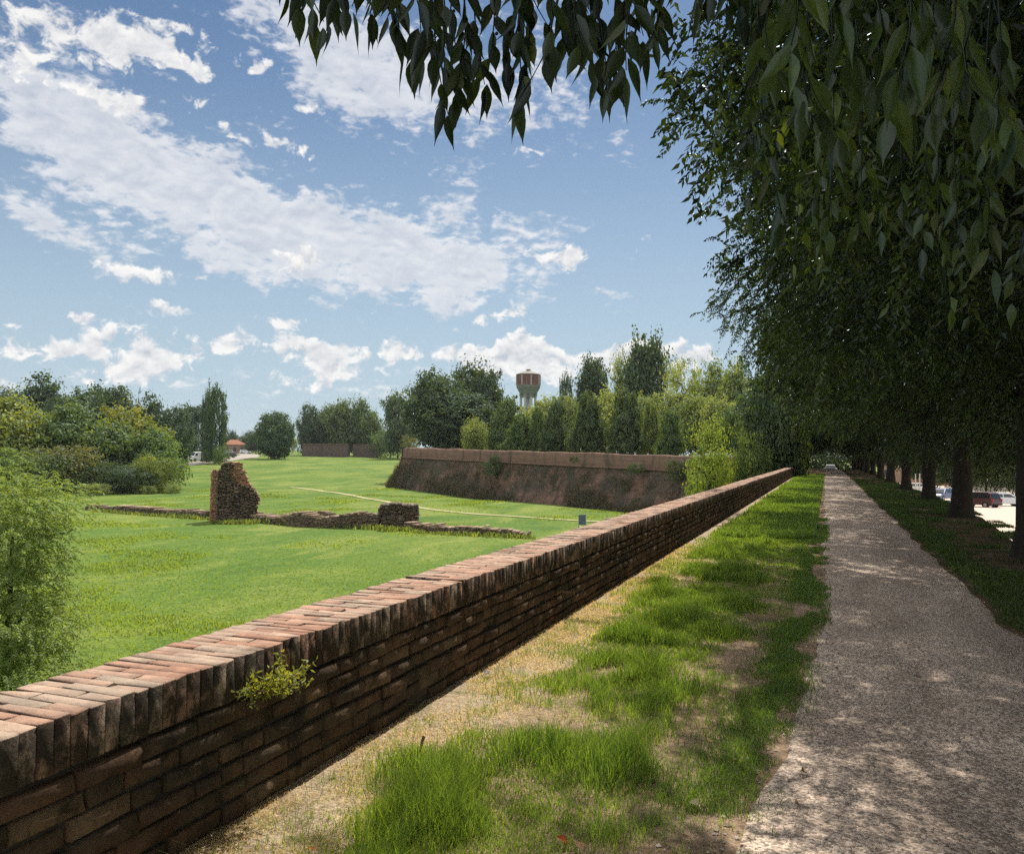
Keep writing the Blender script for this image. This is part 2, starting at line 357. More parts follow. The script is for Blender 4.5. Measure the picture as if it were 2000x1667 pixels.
def bastion_mat():
    m, t, o = mat('bastion_brick'); tc = t.new('ShaderNodeTexCoord'); P = tc.outputs['Object']
    lay = t.noise(t.mapping(P, scale=(0.25, 0.25, 5)), 1.0, 5, 0.6)
    n = t.noise(P, 0.20, 8, 0.68, 0.8); n2 = t.noise(P, 1.3, 7, 0.7, 0.3)
    drip = t.noise(t.mapping(P, scale=(0.9, 0.9, 0.12)), 1.0, 6, 0.65)
    c = t.mix(t.mapr(lay, 0.3, 0.7), (0.150, 0.090, 0.069), (0.215, 0.130, 0.100))
    c = t.mix(t.mapr(n, 0.44, 0.58, 0, 0.85), c, (0.066, 0.060, 0.048))
    c = t.mix(t.mapr(drip, 0.47, 0.66, 0, 0.75), c, (0.040, 0.038, 0.034))
    c = t.mix(t.mapr(n2, 0.58, 0.70, 0, 0.6), c, (0.13, 0.105, 0.08))
    c = t.mix(t.mapr(n2, 0.42, 0.30, 0, 0.8), c, (0.022, 0.025, 0.016))
    # weeds rooted all over the slope
    wd = t.mapr(t.m('ADD', t.noise(P, 0.5, 6, 0.7), t.m('MULTIPLY', t.noise(P, 3.0, 4, 0.7), 0.25)), 0.66, 0.74, 0, 0.85)
    c = t.mix(wd, c, (0.034, 0.048, 0.022))
    principled(t, o, c, 0.95, 0.1, t.m('ADD', n2, t.m('MULTIPLY', n, 0.5)), 1.0, 0.25); return m
M['bastion'] = bastion_mat()
def parapet_mat():
    m, t, o = mat('parapet_brick'); tc = t.new('ShaderNodeTexCoord'); P = tc.outputs['Object']
    lay = t.noise(t.mapping(P, scale=(0.2, 0.2, 6)), 1.0, 5, 0.6); n2 = t.noise(P, 0.9, 7, 0.7, 0.3)
    c = t.mix(t.mapr(lay, 0.3, 0.7), (0.145, 0.092, 0.070), (0.205, 0.128, 0.097))
    c = t.mix(t.mapr(n2, 0.5, 0.66, 0, 0.7), c, (0.10, 0.085, 0.065))
    drip = t.noise(t.mapping(P, scale=(1.2, 1.2, 0.15)), 1.0, 6, 0.65)
    c = t.mix(t.mapr(drip, 0.52, 0.68, 0, 0.7), c, (0.05, 0.044, 0.036))
    principled(t, o, c, 0.95, 0.1, n2, 0.8, 0.1); return m
M['parapet'] = parapet_mat()

def meadow_mat():
    m, t, o = mat('meadow_grass'); tc = t.new('ShaderNodeTexCoord'); P = tc.outputs['Object']
    a = t.noise(P, 0.045, 6, 0.6, 0.6); b = t.noise(t.mapping(P, rot=(0, 0, R(35)), scale=(1, 0.45, 1)), 0.22, 7, 0.65, 0.5)
    c_ = t.noise(P, 1.6, 7, 0.7, 0.3); f = t.noise(P, 9, 6, 0.75)
    c = t.mix(t.mapr(a, 0.35, 0.65), (0.112, 0.190, 0.032), (0.185, 0.238, 0.042))
    c = t.mix(t.mapr(b, 0.47, 0.64, 0, 0.8), c, (0.265, 0.290, 0.070))
    c = t.mix(t.mapr(b, 0.47, 0.33, 0, 0.8), c, (0.078, 0.150, 0.028))
    c = t.mix(t.mapr(c_, 0.55, 0.72, 0, 0.6), c, (0.28, 0.27, 0.09))
    c = t.mix(t.mapr(c_, 0.46, 0.30, 0, 0.75), c, (0.062, 0.125, 0.024))
    c = t.mix(t.mapr(f, 0.30, 0.70, 0, 1), t.mix(1.0, c, (0.55, 0.60, 0.55), 'MULTIPLY'), t.mix(1.0, c, (1.36, 1.32, 1.3), 'MULTIPLY'))
    g3 = t.noise(P, 4.2, 6, 0.7, 0.5); c = t.mix(t.mapr(g3, 0.46, 0.34, 0, 0.7), c, (0.045, 0.10, 0.02)); c = t.mix(t.mapr(g3, 0.58, 0.72, 0, 0.5), c, (0.27, 0.29, 0.10))  # dark specks paint the shade between weeds
    c = t.mix(1.0, c, (0.72, 0.77, 0.78, 1), 'MULTIPLY')
    principled(t, o, c, 0.9, 0.08, t.m('ADD', c_, t.m('MULTIPLY', f, 0.4)), 0.6, 0.16); return m
M['meadow'] = meadow_mat()

def verge_mat():
    """trodden earth with straw near the wall, grey-brown crumbs, moss-green where grass is rooted"""
    m, t, o = mat('verge_earth'); tc = t.new('ShaderNodeTexCoord'); P = tc.outputs['Object']
    s = t.new('ShaderNodeSeparateXYZ'); t.l.new(P, s.inputs[0])
    a = t.noise(P, 1.4, 7, 0.65, 0.4); f = t.noise(P, 28, 7, 0.75); v = t.vor(P, 70); st = t.noise(t.mapping(P, rot=(0, 0, 0.6), scale=(1, 4, 1)), 22, 5, 0.7, 1.2)
    earth = t.mix(t.mapr(a, 0.35, 0.65), (0.29, 0.205, 0.14), (0.43, 0.32, 0.22))
    straw = t.mix(t.mapr(st, 0.35, 0.65), (0.40, 0.315, 0.21), (0.54, 0.445, 0.325))
    near = t.mapr(t.m('ADD', s.outputs[0], t.m('MULTIPLY', t.m('SUBTRACT', a, 0.5), 1.4)), -1.35, -1.9)
    c = t.mix(near, earth, straw)
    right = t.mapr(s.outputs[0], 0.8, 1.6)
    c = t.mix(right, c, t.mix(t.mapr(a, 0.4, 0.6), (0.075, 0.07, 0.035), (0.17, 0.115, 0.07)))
    green = t.mapr(t.noise(P, 2.3, 6, 0.65), 0.50, 0.64, 0, 0.55)
    c = t.mix(green, c, (0.085, 0.11, 0.03))
    c = t.mix(t.mapr(f, 0.3, 0.72, 0, 1), t.mix(1.0, c, (0.55, 0.53, 0.5), 'MULTIPLY'), t.mix(1.0, c, (1.25, 1.22, 1.2), 'MULTIPLY'))
    principled(t, o, c, 0.95, 0.08, t.m('ADD', f, t.m('MULTIPLY', v, 0.5)), 0.9, 0.02); return m
M['verge'] = verge_mat()
def gravel_mat():
    m, t, o = mat('path_gravel'); tc = t.new('ShaderNodeTexCoord'); P = tc.outputs['Object']
    vc = t.vor(P, 75, out='Color'); vd = t.vor(P, 75); v2 = t.vor(P, 26); v2c = t.vor(P, 26, out='Color'); a = t.noise(P, 1.1, 6, 0.6, 0.3); f = t.noise(P, 45, 6, 0.75)
    sp = t.new('ShaderNodeSeparateColor'); t.l.new(vc, sp.inputs[0]); sp2 = t.new('ShaderNodeSeparateColor'); t.l.new(v2c, sp2.inputs[0])
    c = t.mix(t.mapr(a, 0.3, 0.7), (0.40, 0.325, 0.265), (0.51, 0.42, 0.345))
    c = t.mix(t.mapr(sp.outputs[0], 0.1, 0.95), t.mix(1.0, c, (0.50, 0.48, 0.47), 'MULTIPLY'), t.mix(1.0, c, (1.32, 1.31, 1.29), 'MULTIPLY'))
    big = t.m('MULTIPLY', t.mapr(sp2.outputs[1], 0.80, 0.86), t.mapr(v2, 0.42, 0.28))
    c = t.mix(t.m('MULTIPLY', big, 0.6), c, t.mix(sp2.outputs[0], (0.10, 0.085, 0.075), (0.5, 0.44, 0.38)))
    c = t.mix(t.mapr(f, 0.42, 0.28, 0, 0.7), c, (0.07, 0.055, 0.045))
    h = t.m('SUBTRACT', t.m('MULTIPLY', f, 0.5), t.m('ADD', vd, t.m('MULTIPLY', v2, 0.3)))
    wear = t.noise(t.mapping(P, scale=(1, 0.28, 1)), 1.6, 5, 0.6, 0.4); c = t.mix(t.mapr(wear, 0.35, 0.65), t.mix(1.0, c, (0.84, 0.82, 0.80), 'MULTIPLY'), t.mix(1.0, c, (1.14, 1.13, 1.12), 'MULTIPLY'))
    principled(t, o, c, 0.93, 0.12, h, 0.5, 0.012); return m
M['gravel'] = gravel_mat()
M['street'] = plain('sunlit_street', (0.50, 0.42, 0.35), 0.9, 0.1, var=0.15, scale=0.6)
M['asphalt'] = plain('far_road', (0.30, 0.27, 0.235), 0.9, 0.1, var=0.2, scale=0.3)
M['track'] = plain('dry_track', (0.34, 0.32, 0.18), 0.95, 0.05, var=0.25, scale=0.8)
M['earth'] = plain('bank_earth', (0.075, 0.08, 0.035), 0.95, 0.05, var=0.5, scale=0.7)

# ------------------------------------------------------------------ terrain
LOW = -4.2
def zg(X, Y):
    X = np.asarray(X, float); Y = np.asarray(Y, float)
    r = np.hypot(X, Y)
    rise = 3.9*sstep(105, 330, r)*sstep(10, -15, X)
    return LOW + rise + (fbm(X*0.05, Y*0.05)-0.5)*0.5*sstep(3, 12, np.abs(X+2))
def G(px, py):                                  # where a line of sight meets the meadow
    d = ray(px, py); d = d/math.hypot(d[0], d[1])
    r = 5.0
    while r < 600:
        p = EYE + d*r
        if p[2] <= float(zg(p[0], p[1])): return np.array([p[0], p[1], float(zg(p[0], p[1]))])
        r += 0.25
    return EYE + d*600
def build_ground():
    rs = np.concatenate([np.linspace(0.5, 130, 150), np.geomspace(131, 2600, 60)])
    an = np.linspace(0, 2*PI, 241)[:-1]
    Rr, A = np.meshgrid(rs, an, indexing='ij')
    X, Y = Rr*np.sin(A), Rr*np.cos(A); Z = zg(X, Y)
    V = np.stack([X, Y, Z], -1).reshape(-1, 3); n = len(an)
    i, j = np.meshgrid(np.arange(len(rs)-1), np.arange(n), indexing='ij'); j2 = (j+1) % n
    f = np.stack([i*n+j, i*n+j2, (i+1)*n+j2, (i+1)*n+j], -1).reshape(-1, 4)
    o = obj('meadow', npmesh('meadow', V, [f[:, ::-1]], smooth=True), M['meadow']); tag(o, kind='structure')
build_ground()

def zr(X, Y):                                   # top of the rampart
    return (fbm(np.asarray(X)*0.9, np.asarray(Y)*0.9)-0.5)*0.07*sstep(-2.3, -1.8, X) - 2.6*sstep(98, 190, Y)
PL_Y = np.array([-5, 3.3, 5.2, 9.2, 14, 30, 90, 300.0]); PL_X = np.array([-0.56, -0.40, -0.21, -0.09, -0.10, -0.16, -0.22, -0.2])
def path_l(Y): return np.interp(Y, PL_Y, PL_X) + (fbm(np.asarray(Y)*1.3, 3.3)-0.5)*0.22 + (fbm(np.asarray(Y)*6, 9.3)-0.5)*0.08
def path_r(Y): return 1.57 + (fbm(np.asarray(Y)*1.1, 8.8)-0.5)*0.24 + (fbm(np.asarray(Y)*6, 1.3)-0.5)*0.08
ys_top = np.concatenate([np.arange(-6, 14, 0.12), np.arange(14, 40, 0.4), np.arange(40, 220, 2.0)])
def grid(xs, ys, zf, name, m, kind='structure'):
    X, Y = np.meshgrid(xs, ys, indexing='ij'); Z = zf(X, Y)
    V = np.stack([X, Y, Z], -1).reshape(-1, 3); n = len(ys)
    i, j = np.meshgrid(np.arange(len(xs)-1), np.arange(n-1), indexing='ij')
    f = np.stack([i*n+j, (i+1)*n+j, (i+1)*n+j+1, i*n+j+1], -1).reshape(-1, 4)
    return tag(obj(name, npmesh(name, V, [f], smooth=True), m), kind=kind)
xs_top = np.concatenate([np.arange(-2.62, 3.7, 0.12), [3.75, 3.95, 4.2, 4.6, 5.4, 6.6, 7.6, 8.6, 9.4]])
def z_ramp(X, Y):
    e = np.interp(Y, [0, 14, 18, 24, 34, 300], [3.0, 3.0, 3.1, 3.55, 3.8, 3.9]); q = np.clip((X-e)/4.6, 0, 1); return zr(X, Y) - 4.4*(np.clip(q*1.12-0.02, 0, 1))
grid(xs_top, ys_top, z_ramp, 'rampart', M['verge'])
def build_path():
    u = np.linspace(0, 1, 19); Y = ys_top; U, YY = np.meshgrid(u, Y, indexing='ij')
    X = path_l(YY)*(1-U)+path_r(YY)*U
    Z = zr(X, YY)+0.012*np.sin(PI*U)+0.004 - 0.03*((U < 0.01) | (U > 0.99))
    V = np.stack([X, YY, Z], -1).reshape(-1, 3); n = len(Y)
    i, j = np.meshgrid(np.arange(len(u)-1), np.arange(n-1), indexing='ij')
    f = np.stack([i*n+j, (i+1)*n+j, (i+1)*n+j+1, i*n+j+1], -1).reshape(-1, 4)
    tag(obj('gravel_path', npmesh('gravel_path', V, [f], smooth=True), M['gravel']), kind='structure')
build_path()
# outer face of the rampart below the parapet wall
mb = MB(); mb.bm.verts.ensure_lookup_table()
a = [(-2.64, -6, 0), (-2.64, 72, 0), (-4.1, 72, LOW-0.6), (-4.1, -6, LOW-0.6)]
mb.bm.faces.new([mb.bm.verts.new(p) for p in a]); tag(mb.build('rampart_face', M['bastion']), kind='structure')
# street below the trees on the right
grid(np.linspace(8.2, 46, 14), np.linspace(-20, 260, 40), lambda X, Y: zg(X, Y)+0.35, 'street', M['street'])
# trodden track and road over the meadow
def ribbon(name, pts, w, m, lift=0.03):
    pts = np.array(pts, float)[:, :2]
    s = np.concatenate([[0], np.cumsum(np.linalg.norm(np.diff(pts, axis=0), axis=1))])
    q = np.arange(0, s[-1], 0.8); x = np.interp(q, s, pts[:, 0]); y = np.interp(q, s, pts[:, 1])
    k = np.ones(9)/9; x = np.convolve(np.pad(x, 4, 'edge'), k, 'valid'); y = np.convolve(np.pad(y, 4, 'edge'), k, 'valid')
    tx, ty = np.gradient(x), np.gradient(y); L = np.hypot(tx, ty); nx, ny = -ty/L, tx/L
    us = np.array([-1, -0.5, 0, 0.5, 1.0]); ww = w*(0.85+0.3*fbm(q*0.35, 2.2))
    X = x[None]+nx[None]*us[:, None]*ww/2; Y = y[None]+ny[None]*us[:, None]*ww/2; Z = zg(X, Y)+lift
    V = np.stack([X, Y, Z], -1).reshape(-1, 3); n = len(q)
    i, j = np.meshgrid(np.arange(4), np.arange(n-1), indexing='ij')
    f = np.stack([i*n+j, (i+1)*n+j, (i+1)*n+j+1, i*n+j+1], -1).reshape(-1, 4)
    tag(obj(name, npmesh(name, V, [f], smooth=True), m), kind='structure')
ribbon('dirt_track', [G(560, 951), G(600, 955), G(680, 966), G(760, 981), G(830, 994), G(930, 1005), G(1040, 1011), G(1130, 1017), G(1200, 1021)], 0.85, M['track'], 0.05)
rd = [G(300, 914), G(370, 906), G(430, 899), G(480, 893), G(490, 889), G(462, 884), G(440, 881), G(425, 879.5)]
ribbon('road', rd, 6.5, M['asphalt'], 0.08)

# ------------------------------------------------------------------ leaves, crowns, trunks
def unit(v): return v/np.maximum(np.linalg.norm(v, axis=-1, keepdims=True), 1e-9)
def leaf_arrays(P, D, S, L, W, fold=0.25, fine=False):
    """kite shaped (or finely outlined) leaves folded along the midrib: base P, axis D, side S"""
    N = unit(np.cross(S, D)); S = unit(np.cross(D, N)); n = len(P)
    L = np.broadcast_to(L, (n,))[:, None]; W = np.broadcast_to(W, (n,))[:, None]
    if not fine:
        V = np.stack([P, P+D*L*0.38+S*W*0.5+N*W*fold, P+D*L, P+D*L*0.38-S*W*0.5+N*W*fold], 1)
        b = np.arange(n)[:, None]*4
        return V.reshape(-1, 3), [np.concatenate([b+[0, 1, 2], b+[0, 2, 3]])], 4
    st = [(0.0, 0.0), (0.09, 0.24), (0.22, 0.46), (0.36, 0.50), (0.54, 0.40), (0.70, 0.22), (0.83, 0.075), (1.0, 0.0)]
    curl = np.linspace(0, 1, len(st))
    cols = []
    bend = rng.normal(0, 0.10, (n, 1))
    for (s, w) in st:
        C = P + D*L*s + N*L*(bend*s*s*1.2)
        cols.append(C)
        cols.append(C+S*W*w+N*W*w*fold*2); cols.append(C-S*W*w+N*W*w*fold*2)
    V = np.stack(cols, 1); k = len(st)*3; b = np.arange(n)[:, None]*k; F4 = []
    for i in range(len(st)-1):
        a, c = i*3, (i+1)*3
        F4 += [b+[a, a+1, c+1, c], b+[a, c, c+2, a+2]]
    return V.reshape(-1, 3), [np.concatenate(F4)], k
def twigs(P, out, length, nl, L, W, droop=0.7, fine=False, seed=0, fold=0.25, hang=0.75, spread=0.55, tw=None):
    """leafy shoots: start points P, directions out; nl leaves each; returns V, faces, tone, wood polylines"""
    g = np.random.default_rng(seed); n = len(P)
    length = np.broadcast_to(length, (n,))
    s = np.linspace(0.08, 1.0, nl)[None, :]*np.ones((n, 1)) + g.uniform(-0.02, 0.02, (n, nl))
    down = np.array([0, 0, -1.0])
    l3 = length[:, None, None]
    C = P[:, None]+out[:, None]*(s[..., None]*l3)*(1-0.35*droop*s[..., None]) + down*(droop*l3*(s[..., None]**2)*0.75)
    T = unit(out[:, None]*(1-0.7*droop*s[..., None])+down*(1.5*droop*s[..., None]))
    side = unit(np.cross(T, np.array([0.13, 0.2, 1.0])))
    alt = np.where(np.arange(nl) % 2 == 0, 1.0, -1.0)[None, :, None]
    jit = g.normal(0, 0.35, (n, nl, 3))
    D = unit(T*0.55+side*alt*spread+down*hang+jit*0.5)
    S = unit(np.cross(D, unit(g.normal(0, 1, (n, nl, 3))+T*0.3)))
    LL = L*g.uniform(0.65, 1.15, (n, nl)); WW = W*g.uniform(0.8, 1.15, (n, nl))
    V, Fc, k = leaf_arrays(C.reshape(-1, 3), D.reshape(-1, 3), S.reshape(-1, 3), LL.ravel(), WW.ravel(), fold, fine)
    tone = np.clip(np.repeat(g.uniform(0.2, 0.8, n) if tw is None else tw, nl) + g.normal(0, 0.13, n*nl), 0, 1)
    return V, Fc, np.repeat(tone, k), C
def sample_shell(ell, n, g, lo=0.7, hi=1.04, inner=0.25):
    ell = np.array(ell, float); w = ell[:, 3]*ell[:, 4]+ell[:, 4]*ell[:, 5]+ell[:, 3]*ell[:, 5]; w /= w.sum()
    outP, outN = [], []; got = 0
    while got < n:
        k = g.choice(len(ell), n*2, p=w); d = unit(g.normal(0, 1, (n*2, 3)))
        rr = np.where(g.random(n*2) < inner, g.uniform(0.35, lo, n*2), g.uniform(lo, hi, n*2))[:, None]
        P = ell[k, :3]+d*ell[k, 3:6]*rr
        ok = np.ones(len(P), bool)
        for i, e in enumerate(ell):
            q = np.linalg.norm((P-e[:3])/e[3:6], axis=1); ok &= (q > lo*0.9) | (k == i)
        P, N = P[ok], unit(d[ok]/ell[k[ok], 3:6]); outP.append(P); outN.append(N); got += len(P)
    return np.concatenate(outP)[:n], np.concatenate(outN)[:n]
def clump_crown(ell, nclump, per, cr, L, W, seed, inner=0.25, flat=0.8, lo=0.72, up=0.25):
    """leaf clumps spread through lobes: light ones outside, sky showing between them"""
    g = np.random.default_rng(seed)
    P, N = sample_shell(ell, nclump, g, lo, 1.05, inner)
    rad = cr*g.uniform(0.45, 1.5, nclump)
    P = P+N*(g.normal(0, 0.035, (nclump, 1))+0.05*(g.random((nclump, 1)) < 0.18))
    off = g.normal(0, 1, (nclump, per, 3))*0.55; off[..., 2] *= flat
    Q = P[:, None]+off*rad[:, None, None]
    nrm = unit(off*0.8+N[:, None]*0.9+np.array([0, 0, up])+g.normal(0, 0.55, off.shape))
    D = unit(np.cross(nrm, unit(g.normal(0, 1, off.shape))))
    S = np.cross(nrm, D)
    n = nclump*per
    V, Fc, k = leaf_arrays((Q-D*L*0.5).reshape(-1, 3), D.reshape(-1, 3), S.reshape(-1, 3), L*g.uniform(0.6, 1.3, n), W*g.uniform(0.6, 1.3, n), 0.2)
    tone = np.clip(np.repeat(g.uniform(0.15, 0.85, nclump), per)+g.normal(0, 0.12, n), 0, 1)
    return V, Fc, np.repeat(tone, k)
def tube(paths, radii, n=7):
    """swept tubes along polylines"""
    Vs, Fs, b = [], [], 0
    for pts, rad in zip(paths, radii):
        pts = np.array(pts, float); rad = np.broadcast_to(rad, (len(pts),)); T = unit(np.gradient(pts, axis=0))
        ref = np.where(np.abs(T[:, 2:3]) > 0.9, np.array([[1.0, 0, 0]]), np.array([[0, 0, 1.0]]))
        A = unit(np.cross(T, ref)); B = np.cross(T, A); an = np.arange(n)*2*PI/n
        ring = pts[:, None]+rad[:, None, None]*(A[:, None]*np.cos(an)[None, :, None]+B[:, None]*np.sin(an)[None, :, None])
        Vs.append(ring.reshape(-1, 3)); m = len(pts)
        i, j = np.meshgrid(np.arange(m-1), np.arange(n), indexing='ij'); j2 = (j+1) % n
        Fs.append(b+np.stack([i*n+j, i*n+j2, (i+1)*n+j2, (i+1)*n+j], -1).reshape(-1, 4)); b += m*n
    return np.concatenate(Vs), [np.concatenate(Fs)]
def trunk_mesh(name, h, r, seed, limbs=7, spread=3.0, fork=0.35, lean=0.0, flare=1.5):
    g = np.random.default_rng(seed)
    z = np.linspace(-0.3, h, 14); cx = np.cumsum(g.normal(0, 0.03, 14))*h*0.1+lean*z; cy = np.cumsum(g.normal(0, 0.03, 14))*h*0.1
    cx -= cx[1]; cy -= cy[1]
    rad = r*(1+0.06*g.normal(0, 1, 14))*(1-0.8*np.clip(z/h, 0, 1))*(1+(flare-1)*np.exp(-np.clip(z+0.3, 0, 9)/(0.9*r+0.05)))
    paths, rr = [np.stack([cx, cy, z], 1)], [rad]
    for k in range(limbs):
        f = fork+(0.9-fork)*(k+0.5)/limbs; i = np.interp(f*h, z, np.arange(14)); c = np.array([np.interp(i, np.arange(14), cx), np.interp(i, np.arange(14), cy), f*h])
        a = k*2.4+g.uniform(-0.5, 0.5); s = np.linspace(0, 1, 8)[:, None]; ln = spread*(1.1-0.5*f)*g.uniform(0.7, 1.1)
        d = np.array([math.cos(a), math.sin(a), 0])
        p = c+d*ln*s+np.array([0, 0, 1])*ln*(0.75*s-0.35*s*s)+np.concatenate([np.zeros((1, 3)), g.normal(0, 0.05, (7, 3))*ln*0.4])
        paths.append(p); rr.append(r*0.42*(1-0.6*f)*(1-0.85*s[:, 0])+0.008)
    V, Fc = tube(paths, rr, 9); return npmesh(name, V, Fc, smooth=True)

# prototypes for trees far off, unit height and unit width (scaled per tree)
def far_proto(kind, seed):
    g = np.random.default_rng(seed)
    if kind == 'broad':
        ell = [(0, 0, .58, .34, .34, .34)]+[(.30*math.cos(a), .30*math.sin(a), .38+.34*g.random(), .19, .19, .17) for a in g.uniform(0, 6.28, 9)]+[(.1*g.normal(), .1*g.normal(), .84, .17, .17, .15) for _ in range(3)]
        c = clump_crown(ell, 460, 28, .075, .036, .026, seed, 0.25); tr = (0.5, .028, 6, .3)
    elif kind == 'round':
        ell = [(0, 0, .55, .42, .42, .42), (0, 0, .36, .36, .36, .26), (.05, 0, .78, .27, .27, .2)]
        c = clump_crown(ell, 620, 28, .065, .038, .030, seed, 0.3, lo=0.82); tr = (0.5, .02, 5, .25)
    elif kind == 'poplar':
        ell = [(0, 0, .12+.1*k, .5*(.6+.4*math.sin(PI*min(1, .18+.09*k))), .5*(.6+.4*math.sin(PI*min(1, .18+.09*k))), .12) for k in range(8)]+[(.03, 0, .9, .22, .22, .1)]
        c = clump_crown(ell, 420, 24, .06, .026, .055, seed, 0.15, flat=1.4); tr = (0.6, .02, 4, .12)
    elif kind == 'cone':
        ell = [(g.normal(0, .05), g.normal(0, .05), .10+.09*k, .44*(1-.085*k)**0.9, .44*(1-.085*k)**0.9, .10) for k in range(10)]+[(.36*(1-.8*z)*math.cos(a), .36*(1-.8*z)*math.sin(a), .12+.75*z, .15, .15, .12) for a, z in zip(g.uniform(0, 6.28, 12), g.random(12))]
        c = clump_crown(ell, 520, 28, .055, .034, .042, seed, 0.15, flat=1.0, lo=0.8); tr = (0.6, .02, 4, .15)
    elif kind == 'airy':
        ell = [(.32*math.cos(a)*g.uniform(.4, 1), .32*math.sin(a)*g.uniform(.4, 1), g.uniform(.25, .9), .16, .16, .11) for a in g.uniform(0, 6.28, 22)]+[(0, 0, .93, .12, .12, .09)]
        c = clump_crown(ell, 260, 22, .075, .030, .018, seed, 0.3, lo=0.6); tr = (0.75, .016, 9, .38)
    elif kind == 'tall':
        ell = [(0, 0, .62, .26, .26, .3)]+[(.27*math.cos(a)*g.uniform(.5, 1), .27*math.sin(a)*g.uniform(.5, 1), g.uniform(.32, .85), .15, .15, .12) for a in g.uniform(0, 6.28, 14)]+[(0, 0, .91, .13, .13, .1)]
        c = clump_crown(ell, 420, 28, .068, .034, .028, seed, 0.2, lo=0.68); tr = (0.8, .022, 8, .3)
    elif kind == 'conifer':
        ell = [(0, 0, .08+.1*k, .5*(1-.098*k), .5*(1-.098*k), .06) for k in range(10)]
        c = clump_crown(ell, 200, 16, .05, .03, .05, seed, 0.2); tr = (0.9, .02, 2, .1)
    else:                                       # bush
        ell = [(0, 0, .45, .42, .42, .42)]+[(.32*math.cos(a), .32*math.sin(a), g.uniform(.15, .85), .20, .20, .18) for a in g.uniform(0, 6.28, 13)]+[(.15*g.normal(), .15*g.normal(), .88, .14, .14, .12) for _ in range(3)]
        c = clump_crown(ell, 260, 24, .085, .036, .026, seed, 0.15); tr = (0.4, .02, 6, .25)
    V, Fc, tone = c
    bot = {'broad': .10, 'tall': .12, 'airy': .12}.get(kind, .03); lo_ = np.percentile(V[:, 2], 0.8); V[:, 2] = 1-(1-V[:, 2])*(1-bot)/(1-lo_)
    cm = npmesh(kind+'_crown', V, Fc, tone); cm.materials.append(M['leaf_far'])
    tm = trunk_mesh(kind+'_trunk', tr[0]*1.0, tr[1], seed, tr[2], tr[3]); tm.materials.append(M['bark'])
    return cm, tm
PROTO = {k: [far_proto(k, s*11+i*3+5) for s in range(n)] for i, (k, n) in enumerate((('broad', 4), ('round', 1), ('poplar', 2), ('cone', 3), ('airy', 3), ('tall', 3), ('conifer', 1), ('bush', 3)))}
_cnt = {}
def tree(kind, px, dist, top, wpx, colr, label, base=None, group=None, name=None, cat='tree', base_py=None, sink=0.0):
    if base_py is not None: p = G(px, base_py); dist = math.hypot(p[0], p[1])
    else: p = at(px, 880, dist)
    z0 = float(zg(p[0], p[1])) if base is None else base
    ztop = at(px, top, dist)[2]; h = ztop-z0; w = wpx*dist/F
    i = _cnt.get(kind, 0); _cnt[kind] = i+1
    cm, tm = PROTO[kind][i % len(PROTO[kind])]
    t = empty(name or {'poplar': 'poplar_tree', 'cone': 'hornbeam_tree', 'conifer': 'conifer_tree', 'bush': 'bush', 'airy': 'young_tree'}.get(kind, 'broadleaf_tree'), (p[0], p[1], z0-sink), (i*1.7+px*0.01) % 6.28)
    tag(t, label, cat, group)
    c = obj('crown', cm, None, t); wk = 1.24 if kind in ('broad', 'tall') else (1.0 if kind == 'cone' else 1.12); c.scale = (w*wk, w*wk, (h+sink)*1.0); c.color = (colr[0]*1.4, colr[1]*1.4, colr[2]*1.6, 1)
    b = obj('trunk', tm, None, t); k = (h+sink); b.scale = (max(w*0.9, k*0.35), max(w*0.9, k*0.35), k)
    return t
# ------------------------------------------------------------------ avenue of hackberries
DK = (0.036, 0.060, 0.020); GREEN = (0.028, 0.050, 0.016)
SIL_Y = [-60, 0, 60, 100, 150, 200, 250, 320, 370, 440, 500, 560, 600, 640, 680, 740, 800, 880]
SIL_X = [1345, 1352, 1362, 1325, 1298, 1305, 1335, 1338, 1378, 1388, 1425, 1400, 1372, 1425, 1440, 1450, 1475, 1560]
def project(P):
    c = (P-EYE) @ CAM; f = np.where(c[..., 2] > 0.05, c[..., 2], 0.05)
    return CX+F*c[..., 0]/f, CY-F*c[..., 1]/f, c[..., 2]
def keep_clear(C):
    """True for shoots that do not hang into the open view over the path and the meadow"""
    px, py, f = project(C)
    px = np.where(f > 0.3, px, -1e4)
    nz = -4+np.clip((fbm(C[..., 0]*0.8+3, C[..., 1]*0.8, C[..., 2]*0.9)-0.46)*3.4, -0.8, 1.1)*F/np.clip(f, 7, 60)+(fbm(py*0.06, C[..., 2]*0.8)-0.5)*50
    nz = np.maximum(nz, -55)
    infr = (f > 0.3) & (py > -80) & (py < 1750) & (px < 2150) & (px > -200)
    left = px < np.interp(py, SIL_Y, SIL_X)+nz
    hem = np.interp(px, [1560, 1610, 1700, 1800, 1880, 2000, 2150], [860, 872, 890, 905, 915, 935, 945])+(fbm(px*0.03, 1.0)-0.5)*30
    return ~(infr & (left | (py > hem)))
AV_ELL = [(1.7, 0, 2.6, 2.6, 4.8, 1.5), (-.2, 0, 6.9, 4.5, 5.0, 4.6), (1.2, 0, 3.6, 3.2, 4.6, 2.3), (-3.0, 1.8, 6.2, 2.4, 2.6, 2.8), (-2.6, -2.2, 5.4, 2.4, 2.6, 2.6), (-1.0, .5, 10.2, 3.0, 3.2, 2.4), (-1.2, -.5, 4.2, 2.6, 4.0, 1.8), (3.0, 1, 6, 3, 3.4, 3.4)]
